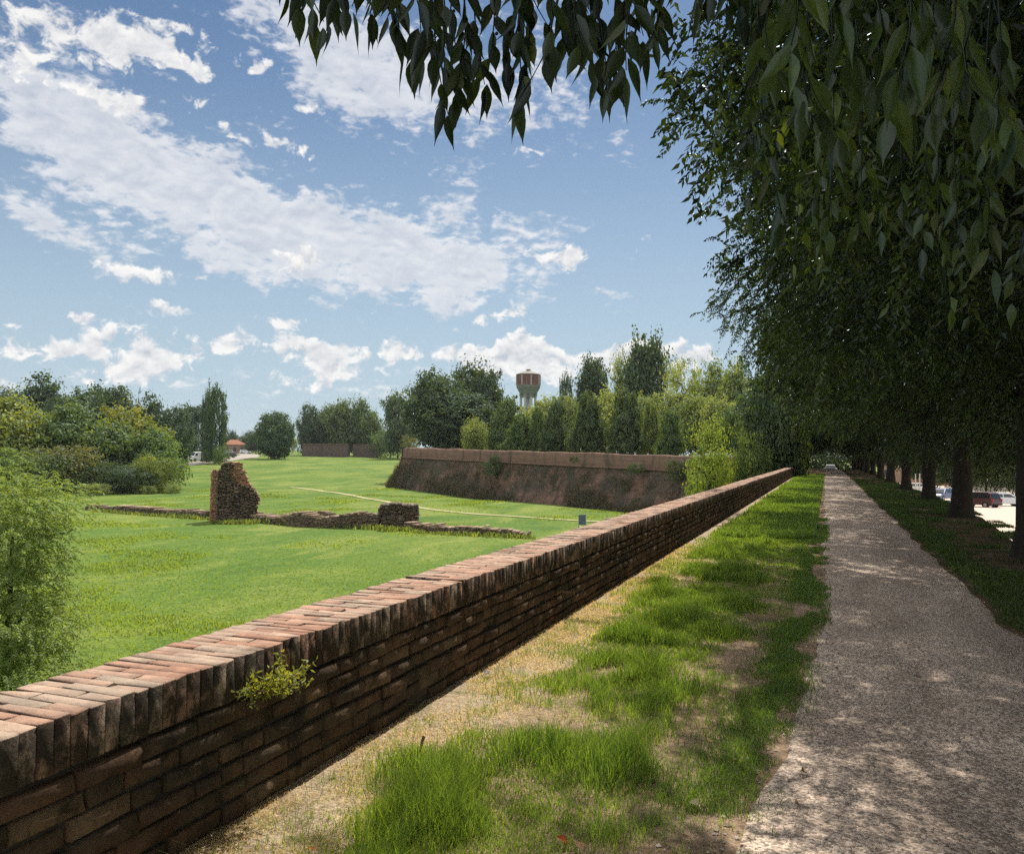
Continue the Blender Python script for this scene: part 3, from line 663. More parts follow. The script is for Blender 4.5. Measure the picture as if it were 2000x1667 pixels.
def avenue_crown(name, ntw, nl, L, W, seed, origin=None, ell=AV_ELL, cull=False, ln=(0.4, 0.85)):
    g = np.random.default_rng(seed)
    # leafy sprays with gaps between them over an inside shaded by darker leaf colour
    per = 44; ns = int(ntw*0.66)//per; Ps, Ns = sample_shell(ell, ns, g, 0.80, 1.10, 0.10)
    st = g.uniform(0.12, 0.9, ns); off = g.normal(0, 1, (ns, per, 3)); off -= Ns[:, None]*(off*Ns[:, None]).sum(-1, keepdims=True)*0.6
    P = (Ps[:, None]+off*g.uniform(0.26, 0.60, ns)[:, None, None]).reshape(-1, 3); N = unit(Ns[:, None]*0.8+off*0.35).reshape(-1, 3)
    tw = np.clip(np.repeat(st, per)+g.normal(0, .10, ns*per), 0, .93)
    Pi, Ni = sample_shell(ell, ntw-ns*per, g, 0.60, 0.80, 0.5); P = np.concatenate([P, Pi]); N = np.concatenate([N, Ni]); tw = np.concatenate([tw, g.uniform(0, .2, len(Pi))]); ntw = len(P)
    out = unit(N*np.array([1, 1, 0.3])+g.normal(0, 0.35, N.shape))
    # head-room over the path
    low = 2.45+0.0*P[:, 0]; low = np.where(P[:, 0] > -0.9, 0.95+1.25*np.clip((-P[:, 0]+0.3), 0, 1.2), low)
    ok = P[:, 2] > low+0.40
    length = g.uniform(ln[0], ln[1], ntw)
    if cull:
        tipd = out*length[:, None]*0.7+np.array([0, 0, -0.5])*length[:, None]
        for k in (0.0, 0.5, 1.1): ok &= keep_clear(P+tipd*k+np.array(origin))
        ok &= np.linalg.norm(P+np.array(origin)-EYE, axis=1) > 1.9
        if origin[1] < 10: ok &= P[:, 0]+origin[0] > -1.9+(fbm(P[:, 1], P[:, 2])-.5)
    P, out, length = P[ok], out[ok], length[ok]
    V, Fc, tone, C = twigs(P, out, length, nl, L, W, 0.5, seed=seed+1, hang=0.42, spread=0.7, tw=tw[ok])
    # extra dark foliage added high in the crown to keep sun off the path
    P2, N2 = sample_shell([(-.3, 0, 8.4, 4.9, 5.4, 3.0), (.8, 0, 7.0, 4.2, 5.0, 3.0)], max(1800, ntw//3), g, 0.4, 1.0, 0.5)
    ok = (P2[:, 2] > 4.2) & (P2[:, 0] > -3.8)
    if cull:
        for k in (0.0, -0.7): ok &= keep_clear(P2+np.array([0, 0, k])+np.array(origin))
        ok &= np.linalg.norm(P2+np.array(origin)-EYE, axis=1) > 3.0
        if origin[1] < 10: ok &= P2[:, 0]+origin[0] > -1.7
    P2, N2 = P2[ok], N2[ok]
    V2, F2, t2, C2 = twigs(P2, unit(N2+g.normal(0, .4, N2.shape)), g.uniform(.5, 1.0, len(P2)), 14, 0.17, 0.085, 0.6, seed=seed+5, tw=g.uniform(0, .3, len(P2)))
    me = npmesh(name, np.concatenate([V, V2]), [np.concatenate([Fc[0], F2[0]+len(V)])], np.concatenate([tone, t2])); me.materials.append(M['leaf'])
    if cull: BR[name+str(seed)] = [q for q in Ps[::4] if keep_clear(q[None]+np.array(origin))[0]]
    return me
def avenue_wood(name, seed, h=9.5, r=0.25):
    me = trunk_mesh(name, h, r, seed, 11, 4.6, 0.26, 0.0, 1.4); me.materials.append(M['bark']); return me
BR = {}
wood = [avenue_wood('trunk', 31), avenue_wood('trunk', 32), avenue_wood('trunk', 33)]
ROW = [(2.75, -4.3), (2.7, 5.4), (2.88, 14.7), (3.19, 24.1), (3.40, 33.6), (3.45, 43.6), (3.48, 54.2), (3.5, 64.6), (3.5, 75), (3.5, 85.5), (3.5, 96), (3.5, 107), (3.5, 119), (3.5, 131)]
ROWLAB = ['hackberry tree rooted behind the viewer, its crown roofing the near path', 'nearest hackberry tree, trunk outside the picture, large dark leaves overhead',
          'hackberry tree whose dark trunk stands at the right edge of the picture', 'thick trunked hackberry left of the two cars, second trunk from the right edge',
          'third trunk from the right edge, hackberry beside the blue car', 'fourth trunk from the right edge, hackberry with pale fence posts beside it',
          'fifth trunk from the right edge in the hackberry row', 'sixth trunk from the right edge in the hackberry row', 'seventh trunk from the right in the shaded hackberry row',
          'eighth trunk from the right in the shaded hackberry row', 'ninth trunk from the right in the shaded hackberry row', 'tenth trunk from the right, deep in the avenue tunnel',
          'eleventh trunk from the right, deep in the avenue tunnel', 'farthest hackberry closing the right side of the avenue']
mid = [avenue_crown('crown', 6500, 18, 0.120, 0.052, 60+s) for s in range(2)]
farc = [avenue_crown('crown', 3600, 15, 0.20, 0.085, 70+s) for s in range(2)]
av = []
for i, (x, y) in enumerate(ROW):
    t = empty('hackberry_tree', (x, y, float(zr(x, y)))); tag(t, ROWLAB[i], 'tree', 'hackberries along the path'); av.append(t)
    if i == 0: cm = avenue_crown('crown', 4200, 18, 0.13, 0.058, 41, (x, y, 0), cull=True)
    elif i == 1: cm = avenue_crown('crown', 12500, 20, 0.088, 0.034, 42, (x, y, 0), cull=True)
    elif i == 2: cm = avenue_crown('crown', 13500, 20, 0.092, 0.037, 43, (x, y, 0), AV_ELL+[(-4.3, 0, 8.0, 2.0, 2.4, 1.7)], cull=True)
    elif i == 3: cm = avenue_crown('crown', 10500, 18, 0.105, 0.043, 44, (x, y, 0), AV_ELL+[(-5.0, 0, 5.4, 2.2, 2.6, 2.2)], cull=True)
    elif i < 6: cm = mid[i % 2]
    else: cm = farc[i % 2]
    c = obj('crown', cm, None, t); c.color = (*GREEN, 1)
    w = obj('trunk', wood[i % 3], None, t)
    w.scale = (0.98, 0.98, 1.0) if i in (2, 3) else (0.9, 0.9, 1.0)
    if 0 < i < 4:                                 # the boughs that carry the sprays
        g = np.random.default_rng(i); pa, ra = [], []
        for q in BR['crown'+str(41+i)]:
            s = np.linspace(0, 1, 9)[:, None]; a0 = np.array([0, 0, min(8.5, max(2.2, q[2]*0.62))]); mid_ = a0+(q-a0)*0.5+np.array([0, 0, 0.9])+g.normal(0, .25, 3)
            pa.append(a0*(1-s)**2+2*mid_*s*(1-s)+q*s*s+np.array([0, 0, -0.25])*s**3); ra.append(np.linspace(0.035, 0.006, 9))
        V, Fc = tube(pa, ra, 5); obj('boughs', npmesh('boughs', V, Fc, smooth=True), M['bark'], w)
for i, (x, y, lab) in enumerate([(-2.15, 78, 'broad dark hackberry at the far end of the parapet wall'), (-2.3, 90, 'second hackberry on the left of the path beyond the wall end'),
                              (-2.4, 101, 'third hackberry left of the path inside the dark tunnel'), (-2.4, 113, 'farthest hackberry left of the path in the tunnel')]):
    t = empty('hackberry_tree', (x, y, float(zr(x, y)))); tag(t, lab, 'tree', 'hackberries at the far end of the wall')
    c = obj('crown', farc[i % 2], None, t); c.color = (*GREEN, 1); c.rotation_euler = (0, 0, PI); c.scale = (0.92, 0.92, 0.88)
    w = obj('trunk', wood[i % 3], None, t); w.scale = (1.5, 1.5, 0.9)

for i, (x, y, h, w, lab) in enumerate([(.6, 178, 13, 15, 'dark tree mass closing the far end of the tunnel, behind the dark car'), (-5.5, 172, 12, 13, 'dark tree left of the far end of the tunnel'), (5.5, 185, 13, 14, 'dark tree right of the far end of the tunnel')]):
    t = empty('broadleaf_tree', (x, y, float(zr(0, y))-1.0)); tag(t, lab, 'tree', 'trees at the end of the path'); cm, tm = PROTO['bush'][i]
    c = obj('crown', cm, None, t); c.scale = (w, w*.6, h); c.color = (*DK, 1); b = obj('trunk', tm, None, t); b.scale = (w*.5, w*.5, h)
# shoots hanging from the nearest hackberry over the viewer's head
near = av[1]
def hanging(name, items, L, W, seed, lab, colr):
    """items: (px, tip py, distance, leaves)"""
    g = np.random.default_rng(seed); holder = empty(name, (0, 0, 0)); holder.parent = near
    if lab: holder['label'] = lab
    o = np.array(near.location)
    for (px, tip, dist, nl) in items:
        top = at(px+g.uniform(-40, 40), min(-110, tip-330), dist*1.02); end = at(px, tip-0.7*L*F/dist, dist)
        s = np.linspace(0, 1, 9)[:, None]; sag = np.array([g.normal(0, .04), g.normal(0, .04), 0])
        pl = top*(1-s)+end*s+sag*np.sin(PI*s)
        q = 1-np.linspace(0, 1, nl)[::-1]**1.1*0.62
        C = np.stack([np.interp(q, s[:, 0], pl[:, k]) for k in range(3)], 1)
        alt = np.where(np.arange(nl) % 2 == 0, 1.0, -1.0)[:, None]
        # shoots spread their leaves in a loose plane
        a = g.uniform(-0.9, 0.9); sd_ = np.array([math.cos(a), math.sin(a), 0])
        D = unit(np.array([0, 0, -1.0])+sd_*alt*g.uniform(0.12, 0.5, (nl, 1))+g.normal(0, 0.13, (nl, 3)))
        D[-1] = unit(np.array([g.normal(0, .1), g.normal(0, .1), -1.0]))
        fa = g.uniform(-1.2, 1.2, nl); S = np.stack([np.cos(fa), np.sin(fa), 0*fa], 1)
        stalk = D*0.012
        V, Fc, k = leaf_arrays(C-o+stalk, D, S, L*g.uniform(0.72, 1.12, nl), W*g.uniform(0.8, 1.15, nl), 0.16, True)
        tn = np.where(g.random(nl) < .06, 1.0, np.clip(g.normal(0.45, 0.22, nl), 0, 0.92)); V2, F2 = tube([pl-o], [np.linspace(0.0032, 0.0011, 9)], 5)  # a few leaves tinted yellow for a backlit glow
        me = npmesh('leafy_shoot', np.concatenate([V, V2]), [Fc[0], F2[0]+len(V)], np.concatenate([np.repeat(tn, k), np.full(len(V2), .1)]), smooth=True); me.materials.append(M['leaf']); c = obj('leafy_shoot', me, None, holder); c.color = (*colr, 1)
    return holder
it = []
def grp(x0, x1, tip0, tip1, n, dist=(1.75, 2.15), nl=(5, 9), s=0):
    g = np.random.default_rng(s)
    n = max(2, int(n*(0.78 if s < 30 else 0.6)))
    for k in range(n):
        u = (k+0.5)/n
        it.append((x0+(x1-x0)*u+g.uniform(-7, 7), tip0+(tip1-tip0)*u+g.uniform(-16, 16), g.uniform(*dist), int(g.integers(*nl))))
grp(573, 600, 48, 70, 2, s=1, nl=(4, 6)); grp(612, 650, 95, 100, 4, s=2); grp(655, 700, 60, 70, 4, s=3); grp(708, 735, 100, 75, 3, s=4)
grp(765, 790, 105, 70, 3, s=5); grp(800, 830, 180, 120, 5, s=6); grp(835, 865, 120, 180, 5, s=7); grp(868, 905, 265, 230, 5, s=8); grp(938, 952, 245, 180, 3, s=9)
grp(975, 995, 120, 200, 3, s=10, nl=(4, 6)); grp(1005, 1030, 258, 230, 5, s=11); grp(1020, 1035, 120, 130, 3, s=12)
grp(1060, 1110, 90, 150, 5, s=13); grp(1120, 1150, 110, 130, 4, s=14); grp(1155, 1200, 150, 200, 5, s=15); grp(1175, 1190, 235, 210, 3, s=16); grp(1205, 1225, 215, 190, 4, s=17)
grp(1225, 1275, 90, 160, 4, s=18); grp(1255, 1280, 40, 60, 3, s=19); grp(1355, 1420, 60, 45, 5, s=20); grp(1410, 1500, 40, 90, 5, s=21)
hanging('hanging_shoots', it, 0.097, 0.030, 5, 'dark pointed leaves hanging into the top of the sky', (0.022, 0.037, 0.014))
it = []
grp(1490, 1560, 200, 180, 4, (1.35, 1.9), (6, 9), 31); grp(1560, 1650, 235, 330, 6, (1.35, 2.0), (6, 9), 32); grp(1650, 1720, 150, 260, 5, (1.3, 1.7), (6, 9), 33)
grp(1720, 1830, 290, 270, 6, (1.25, 1.7), (6, 10), 34); grp(1830, 1900, 150, 230, 4, (1.4, 2.0), (6, 9), 35); grp(1900, 1990, 260, 330, 5, (1.4, 2.2), (6, 9), 36)
grp(1500, 1700, 460, 520, 8, (2.4, 3.4), (8, 12), 37); grp(1700, 1900, 480, 560, 9, (2.3, 3.4), (8, 12), 38); grp(1880, 2000, 470, 640, 6, (2.2, 3.0), (8, 12), 39)
grp(1385, 1430, 250, 470, 5, (4.0, 5.5), (8, 12), 40); grp(1440, 1560, 420, 560, 7, (3.5, 5.0), (8, 12), 41)
hanging('low_shoots', it, 0.096, 0.030, 6, 'large dark leaves hanging close on the right', (0.034, 0.060, 0.021))
# ripe berries on thin stalks between the leaves
bunch = empty('berries', (0, 0, 0)); bunch.parent = near; bm_ = plain('berry', (0.05, 0.03, 0.03), 0.4)
for (px, py) in [(893, 8), (886, 22), (966, 27), (974, 52), (970, 66), (986, 83), (928, 103), (935, 118), (1228, 66)]:
    p = at(px, py, 1.95)-np.array(near.location)
    bv = MB(); r = bmesh.ops.create_icosphere(bv.bm, subdivisions=2, radius=0.0042)['verts']; bmesh.ops.translate(bv.bm, verts=r, vec=Vector(p))
    bv.cyl(p, p+np.array([0.006, 0.0, 0.03]), 0.0006, n=5); bv.build('berry', bm_, bunch, smooth=True)

# ------------------------------------------------------------------ trees over the meadow
DK = (0.036, 0.060, 0.020); MD = (0.064, 0.104, 0.026); HB = (0.056, 0.086, 0.028); YL = (0.118, 0.150, 0.026); LT = (0.115, 0.155, 0.042); BL = (0.040, 0.068, 0.036); OL = (0.088, 0.098, 0.030)
LTY = (0.155, 0.195, 0.056)
g1 = 'trees of the thicket left of the meadow'; g2 = 'tall dark trees behind the thicket'; g3 = 'bushes along the foot of the thicket'
tree('broad', 28, 130, 784, 165, YL, 'yellow green tree at the left edge of the picture, over the grey bush', group=g1)
tree('broad', -70, 138, 770, 150, OL, 'olive tree cut by the left edge of the picture', group=g1)
tree('broad', 165, 127, 795, 135, MD, 'rounded mid green tree left of the yellow topped one', group=g1)
tree('broad', 248, 136, 798, 130, (0.138, 0.158, 0.022), 'bright yellow topped tree in the middle of the thicket', group=g1)
tree('broad', 296, 126, 842, 108, (0.062, 0.108, 0.026), 'green tree at the right end of the thicket', group=g1)
tree('bush', 120, 119, 872, 120, OL, 'brownish olive bush below the yellow green tree', group=g3)
tree('bush', 212, 117, 898, 95, DK, 'dark bush in the hollow under the yellow topped tree', group=g3)
tree('bush', 258, 115, 908, 75, BL, 'blue green bush at the foot of the thicket', group=g3)
tree('bush', 310, 118, 895, 74, (0.085, 0.125, 0.026), 'light green bush at the right foot of the thicket', group=g3)
tree('bush', 290, 116, 885, 60, YL, 'yellowish bush in front of the end tree of the thicket', group=g3)
tree('bush', 45, 116, 872, 120, MD, 'mid green bush low at the left edge', group=g3)
tree('bush', 185, 111, 944, 46, LT, 'small pale shrub at the edge of the grass', group=g3)
tree('bush', 288, 113, 947, 30, LT, 'tiny pale shrub beside the dark bush foot', group=g3)
tree('bush', 336, 114, 945, 34, LT, 'low pale shrub at the meadow corner of the thicket', group=g3)
tree('tall', 88, 188, 742, 125, DK, 'tall dark tree rising highest at the left of the skyline', group=g2)
tree('tall', 190, 192, 754, 120, DK, 'broad dark tree right of the tallest one on the left skyline', group=g2)
tree('broad', 140, 176, 768, 110, DK, 'dark tree filling the gap behind the yellow crowns', group=g2)
tree('broad', 20, 180, 768, 110, DK, 'dark tree behind the yellow green edge tree', group=g2)
tree('tall', 245, 190, 776, 80, BL, 'dusky tree just left of the thin spire', group=g2)
tree('conifer', 270, 200, 762, 18, (0.03, 0.045, 0.03), 'thin dark conifer spire poking over the thicket', group=g2)
tree('tall', 298, 186, 778, 80, DK, 'dusky tree just right of the thin spire', group=g2)
tree('broad', 330, 182, 798, 70, BL, 'blue green tree between the thicket and the poplar', group=g2)
tree('tall', 368, 252, 790, 60, BL, 'narrow blue green tree next to the poplar', group=g2)
tree('bush', 376, 248, 846, 60, BL, 'dark blue green tree foot over the white van', group=g2)
tree('poplar', 420, 222, 752, 38, (0.042, 0.072, 0.024), 'tall slender poplar beside the road')
tree('poplar', 404, 226, 764, 22, (0.038, 0.065, 0.022), 'thinner poplar stem pressed against the tall poplar')
tree('bush', 432, 216, 868, 26, MD, 'small bush at the foot of the tall poplar')
g4 = 'small trees far along the road'
tree('broad', 484, 360, 846, 34, BL, 'far small tree right of the orange roofed house', group=g4)
tree('broad', 505, 340, 843, 40, DK, 'far small tree touching the round lone tree', group=g4)
tree('broad', 452, 420, 842, 26, BL, 'far treetop peeping over the orange roof', group=g4)
tree('round', 537, 0, 806, 68, (0.044, 0.078, 0.022), 'round lone tree standing on the open meadow', base_py=896)
g5 = 'trees behind the far wall'
tree('airy', 572, 330, 842, 26, LT, 'small light tree showing right of the round lone tree', group=g5)
tree('conifer', 590, 310, 832, 16, BL, 'dark little conifer left of the far wall', group=g5)
tree('broad', 608, 300, 792, 48, DK, 'leftmost dark tree over the far wall', group=g5)
tree('broad', 635, 305, 800, 50, BL, 'dusky tree second from the left over the far wall', group=g5)
tree('broad', 657, 300, 784, 56, (0.075, 0.11, 0.03), 'lighter tree in the middle over the far wall', group=g5)
tree('broad', 706, 300, 783, 64, (0.065, 0.10, 0.028), 'round light topped tree right over the far wall', group=g5)
tree('broad', 682, 310, 815, 50, DK, 'low dark tree between the two lighter ones over the far wall', group=g5)
tree('broad', 742, 320, 842, 44, DK, 'dark low tree at the right end of the far wall', group=g5)
tree('tall', 777, 270, 766, 66, (0.06, 0.092, 0.034), 'feathery tall tree left of the great dark clump', group=g5)
tree('bush', 762, 0, 838, 72, (0.055, 0.09, 0.03), 'rounded bush at the left corner of the bastion', base_py=894)
tree('bush', 800, 262, 850, 34, OL, 'olive bush peeping over the bastion corner')
PB = 0.85
g6 = 'great dark trees on the bastion'
tree('broad', 855, 150, 728, 112, DK, 'left crown of the great dark clump on the bastion', base=PB, group=g6)
tree('broad', 902, 160, 716, 135, DK, 'highest crown in the middle of the great dark clump', base=PB, group=g6)
tree('broad', 950, 154, 724, 92, DK, 'right crown of the great dark clump beside the water tower', base=PB, group=g6)
tree('round', 900, 146, 770, 150, DK, 'low dark crown at the front of the great clump', base=PB, group=g6)
tree('broad', 928, 132, 820, 52, LTY, 'small bright tree in front of the dark clump', base=PB)
g7 = 'hornbeams along the parapet of the bastion'
for (px, d, top, w, lab, cl) in [(988, 120, 776, 78, 'leftmost large hornbeam, leaning out beside the dark clump', (0.072, 0.108, 0.03)), (1016, 113, 808, 72, 'low hornbeam below the water tower legs', MD),
        (1049, 112, 793, 42, 'slim hornbeam right of the water tower legs', MD), (1084, 108, 780, 60, 'pointed dark hornbeam, third narrow cone from the left', HB),
        (1147, 104, 764, 80, 'wide conical hornbeam in the middle of the bastion', HB), (1221, 100, 757, 86, 'tallest conical hornbeam on the bastion', HB),
        (1310, 96, 798, 60, 'rightmost dark hornbeam, left of the sapling', MD), (1270, 104, 780, 50, 'pale slim hornbeam right of the tallest cone', LT)]:
    tree('cone', px, d, top, w, cl, lab, base=PB, group=g7)
g8 = 'light green trees behind the hornbeams'
for (px, d, top, w, k, lab, cl) in [(1030, 142, 800, 70, 'broad', 'light tree low behind the slim hornbeam', LTY), (1072, 146, 782, 80, 'broad', 'light tree between the slim and the pointed hornbeam', LTY),
        (1112, 142, 776, 90, 'broad', 'light tree left behind the wide cone', LT), (1182, 140, 770, 95, 'broad', 'light tree between the wide and the tallest cone', LTY),
        (1262, 134, 772, 90, 'broad', 'light tree right behind the tallest cone', LT), (1300, 136, 768, 90, 'broad', 'light tree left of the sapling top', LTY), (1350, 128, 775, 100, 'broad', 'light tree just behind the sapling', LT),
        (1336, 142, 694, 92, 'airy', 'loose pale tree right of the highest dark crown', LTY), (1398, 136, 715, 90, 'broad', 'leafy tree left of the avenue foliage', LT),
        (1440, 120, 712, 90, 'tall', 'tall light tree at the edge of the avenue', LT), (1412, 108, 780, 80, 'broad', 'low light tree beside the avenue edge', LTY), (1462, 104, 770, 90, 'broad', 'mid green tree half hidden by the avenue', MD),
        (1490, 98, 800, 80, 'broad', 'shaded tree over the far parapet', MD), (1210, 156, 690, 62, 'airy', 'pale tree left of the highest dark crown', LTY)]:
    tree(k, px, d, top, w, cl, lab, base=PB, group=g8)
tree('tall', 1152, 165, 697, 80, DK, 'dark ragged tree left of the highest crown', base=PB)
tree('tall', 1250, 152, 655, 112, (0.046, 0.074, 0.026), 'highest dark tree over the bastion', base=PB)
tree('poplar', 1104, 205, 730, 26, BL, 'slender dark cypress like tree right of the water tower', base=PB)
tree('airy', 1385, 60, 812, 112, (0.135, 0.19, 0.034), 'bright young locust tree in front of the bastion wall', base=LOW)
tree('airy', 1408, 62, 880, 78, (0.135, 0.19, 0.034), 'bright locust sapling below the young tree, touching the parapet', base=LOW)
tree('bush', 1400, 64, 925, 90, (0.11, 0.16, 0.03), 'leafy shrub at the foot of the locust trees', base=LOW)

tree('broad', 1502, 66, 735, 118, DK, 'dark tree beyond the wall, filling the gap left of the avenue end', base=LOW)
tree('bush', 1466, 63, 842, 70, (0.085, 0.125, 0.03), 'light shrub between the locust and the dark tree beyond the wall', base=LOW)
tree('bush', 1535, 68, 815, 60, MD, 'bush behind the far end of the parapet wall', base=LOW)
# feathery locust tree close beyond the wall on the left
def locust():
    p = at(30, 880, 19.0); z0 = float(zg(p[0], p[1]))
    t = empty('locust_tree', (p[0], p[1], z0)); tag(t, 'feathery bright green locust tree just beyond the wall at the left edge', 'tree')
    h = at(0, 905, 19.0)[2]-z0
    def loc(px, py, d=19.0):
        q = at(px, py, d); return (q[0]-p[0], q[1]-p[1], q[2]-z0)
    ell = []
    for (px, py, rx, rz, d) in [(-40, 960, .85, .8, 19), (40, 985, .85, .55, 18.6), (100, 985, .65, .35, 18.8), (20, 1060, 1.0, .6, 18.6), (75, 1075, .55, .45, 18.4), (-60, 1100, 1.1, .9, 19.3), (60, 1150, .6, .4, 18.5),
                                (10, 1220, 1.1, .6, 18.2), (85, 1235, .65, .45, 18.2), (30, 1320, 1.1, .55, 18), (-60, 1260, 1.1, .9, 19), (90, 1310, .55, .35, 17.8), (20, 1420, 1.3, .6, 18.2)]:
        c = loc(px, py, d); ell.append((*c, rx, rx, rz))
    g = np.random.default_rng(5); P, N = sample_shell(ell, 4600, g, 0.55, 1.12, 0.35)
    out = unit(N*np.array([1, 1, .5])+g.normal(0, .3, N.shape)+np.array([0, 0, .15]))
    V, Fc, tone, C = twigs(P, out, g.uniform(0.30, 0.65, len(P)), 21, 0.062, 0.026, 0.55, seed=9, hang=0.15, spread=0.95)
    c = obj('crown', npmesh('locust_crown', V, Fc, tone), M['leaf_far'], t); c.color = (0.19, 0.27, 0.10, 1)
    obj('trunk', trunk_mesh('locust_trunk', 4.2, 0.11, 8, 9, 1.5, 0.3), M['bark'], t)
locust()
# ------------------------------------------------------------------ brick parapet wall
def bricks(name, B, m, parent, seed, jit=0.003, cham=0.006):
    """B: rows of x0,x1,y0,y1,z0,z1,tone - chamfered, slightly battered bricks"""
    g = np.random.default_rng(seed); B = np.array(B, float); n = len(B); c = cham
    T, idx = [], {}
    for sx in (0, 1):
        for sy in (0, 1):
            for sz in (0, 1):
                for ax in range(3):
                    idx[(sx, sy, sz, ax)] = len(T); T.append((sx, sy, sz, ax))
    quads, tris = [], []
    for ax in range(3):
        o = [a for a in range(3) if a != ax]
        for s in (0, 1):
            q = []
            for (u, v) in ((0, 0), (1, 0), (1, 1), (0, 1)):
                k = [0, 0, 0]; k[ax] = s; k[o[0]] = u; k[o[1]] = v; q.append(idx[(*k, ax)])
            if (s == 1) == (ax == 1): q = q[::-1]
            quads.append(q)
    for ax in range(3):                          # edges along ax
        o = [a for a in range(3) if a != ax]
        for u in (0, 1):
            for v in (0, 1):
                a = [0, 0, 0]; a[o[0]] = u; a[o[1]] = v; b = list(a); b[ax] = 1
                q = [idx[(*a, o[0])], idx[(*b, o[0])], idx[(*b, o[1])], idx[(*a, o[1])]]
                quads.append(q)
    for sx in (0, 1):
        for sy in (0, 1):
            for sz in (0, 1): tris.append([idx[(sx, sy, sz, k)] for k in range(3)])
    lo = B[:, [0, 2, 4]]; hi = B[:, [1, 3, 5]]
    V = np.zeros((n, 24, 3))
    cj = g.normal(0, jit, (n, 8, 3))
    for i, (sx, sy, sz, ax) in enumerate(T):
        s = np.array([sx, sy, sz]); p = np.where(s == 1, hi, lo); ins = np.where(s == 1, -1, 1)*c*g.uniform(0.5, 1.7, (n, 1)); ins[:, ax] = 0
        V[:, i] = p+ins+cj[:, sx*4+sy*2+sz]
    b = np.arange(n)[:, None]*24
    fq = np.concatenate([b+np.array(q) for q in quads]); ft = np.concatenate([b+np.array(q) for q in tris])
    me = npmesh(name, V.reshape(-1, 3), [fq, ft], np.repeat(B[:, 6], 24))
    bm = bmesh.new(); bm.from_mesh(me); bmesh.ops.recalc_face_normals(bm, faces=bm.faces); bm.to_mesh(me); bm.free()
    return obj(name, me, m, parent)
wall = empty('brick_wall', (-2.45, 0, 0)); tag(wall, 'long low weathered brick parapet wall running along the path', 'wall')
g = np.random.default_rng(11)
Y0, Y1 = 0.9, 69.0
def zw(y): return float(zr(-2.4, y))
C_, D_ = [], []
y = Y0; j = 0
while y < Y1:
    p = 0.066+g.normal(0, 0.003); s = 0.27 if j % 2 == 0 else 0.14
    e = (fbm(y*0.7, 5.0)-0.5)*0.012
    sag = (fbm(y*0.25, 9.0)-0.5)*0.02
    for (a, b) in ((0.0, s-0.004), (s+0.004, 0.415)):
        zt = 0.652+sag+g.normal(0, 0.0022); ov = g.normal(0, 0.004)
        if g.random() < 0.012: zt -= g.uniform(0.01, 0.03)
        C_.append((-2.66+a-2.45*0+2.45, -2.66+b+2.45+ (ov if b > 0.4 else 0), y, y+p-0.004, 0.484+sag, zt, g.random()))
    y += p; j += 1
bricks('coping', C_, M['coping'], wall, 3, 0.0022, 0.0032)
rows = 6; ph = 0.0800
for r in range(rows):
    y = Y0-g.uniform(0, 0.2); zb = 0.478-(r+1)*ph
    while y < Y1:
        L = g.choice([0.285, 0.265, 0.145, 0.30], p=[0.45, 0.2, 0.25, 0.1])+g.normal(0, 0.008)
        sag = (fbm(y*0.25, 9.0)-0.5)*0.02+(fbm(y*0.5+r*7, 2.0)-0.5)*0.012
        rec = g.normal(0, 0.006)+ (0.010 if r % 3 == 0 else 0)
        if g.random() < 0.05: rec -= g.uniform(0.004, 0.010)
        hh = ph-g.uniform(0.009, 0.018)
        if not (g.random() < 0.012):
            D_.append((0.02, 0.192+rec, y, y+L-g.uniform(0.006, 0.014), zb+sag, zb+sag+hh, np.clip(g.beta(1.4, 1.6), 0, 1)))
        y += L
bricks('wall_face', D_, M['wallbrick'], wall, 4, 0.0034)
mb = MB(); mb.box((-0.020, (Y0+Y1)/2, 0.2), (0.378, Y1-Y0-0.02, 0.63)); mb.box((-0.004, (Y0+Y1)/2, 0.565), (0.400, Y1-Y0-0.02, 0.138)); mb.build('mortar_core', M['mortar'], wall)

# little plants rooted in the wall
def sprig(name, p, items, colr, label, seed, stems=(0.04, 0.10), L=0.022, W=0.010, n=12, per=9, spread=0.09, up=0.6, stemcol=(0.12, 0.09, 0.05)):
    g = np.random.default_rng(seed); t = empty(name, tuple(p)); tag(t, label, 'plant')
    paths, Cs, Ds = [], [], []
    for k in range(n):
        a = g.uniform(-1.5, 1.5); d = unit(np.array([[abs(math.cos(a))*0.8+0.15, math.sin(a)*1.3, g.normal(up*0.3, 0.45)]]))[0]
        ln = g.uniform(*stems)*2.2; s = np.linspace(0, 1, 6)[:, None]
        st = np.array([0, g.normal(0, spread*0.4), g.normal(0, spread*0.15)])
        pl = st+d*ln*s+np.array([0, 0, 1])*ln*0.35*up*s*s; paths.append(pl)
        for q in range(per):
            u = 0.45+0.55*q/per; c = np.array([np.interp(u, s[:, 0], pl[:, i]) for i in range(3)])
            Cs.append(c+g.normal(0, 0.004, 3)); Ds.append(unit((d*0.5+g.normal(0, 0.8, 3))[None])[0])
    Cs, Ds = np.array(Cs), np.array(Ds)
    V, Fc, k = leaf_arrays(Cs, Ds, unit(g.normal(0, 1, Cs.shape)), L*g.uniform(.6, 1.3, len(Cs)), W*g.uniform(.7, 1.2, len(Cs)), .2)
    o = obj('leaves', npmesh('leaves', V, Fc, np.repeat(g.uniform(0.2, 0.9, len(Cs)), k)), M['leaf_far'], t); o.color = (*colr, 1)
    V, Fc = tube(paths, [np.linspace(0.0018, 0.0007, 6)]*len(paths), 4); obj('stems', npmesh('stems', V, Fc, smooth=True), plain('stem_'+name, stemcol, 0.8), t)
    return t
def on_wall(px, py, x=-2.25):
    d = ray(px, py); return EYE+d*(x-EYE[0])/d[0]
sprig('wall_plant', on_wall(515, 1350), None, (0.27, 0.31, 0.075), 'yellow green plant sprouting from the wall just under the coping', 2, (0.035, 0.085), 0.028, 0.011, 52, 12, 0.15, 0.9)
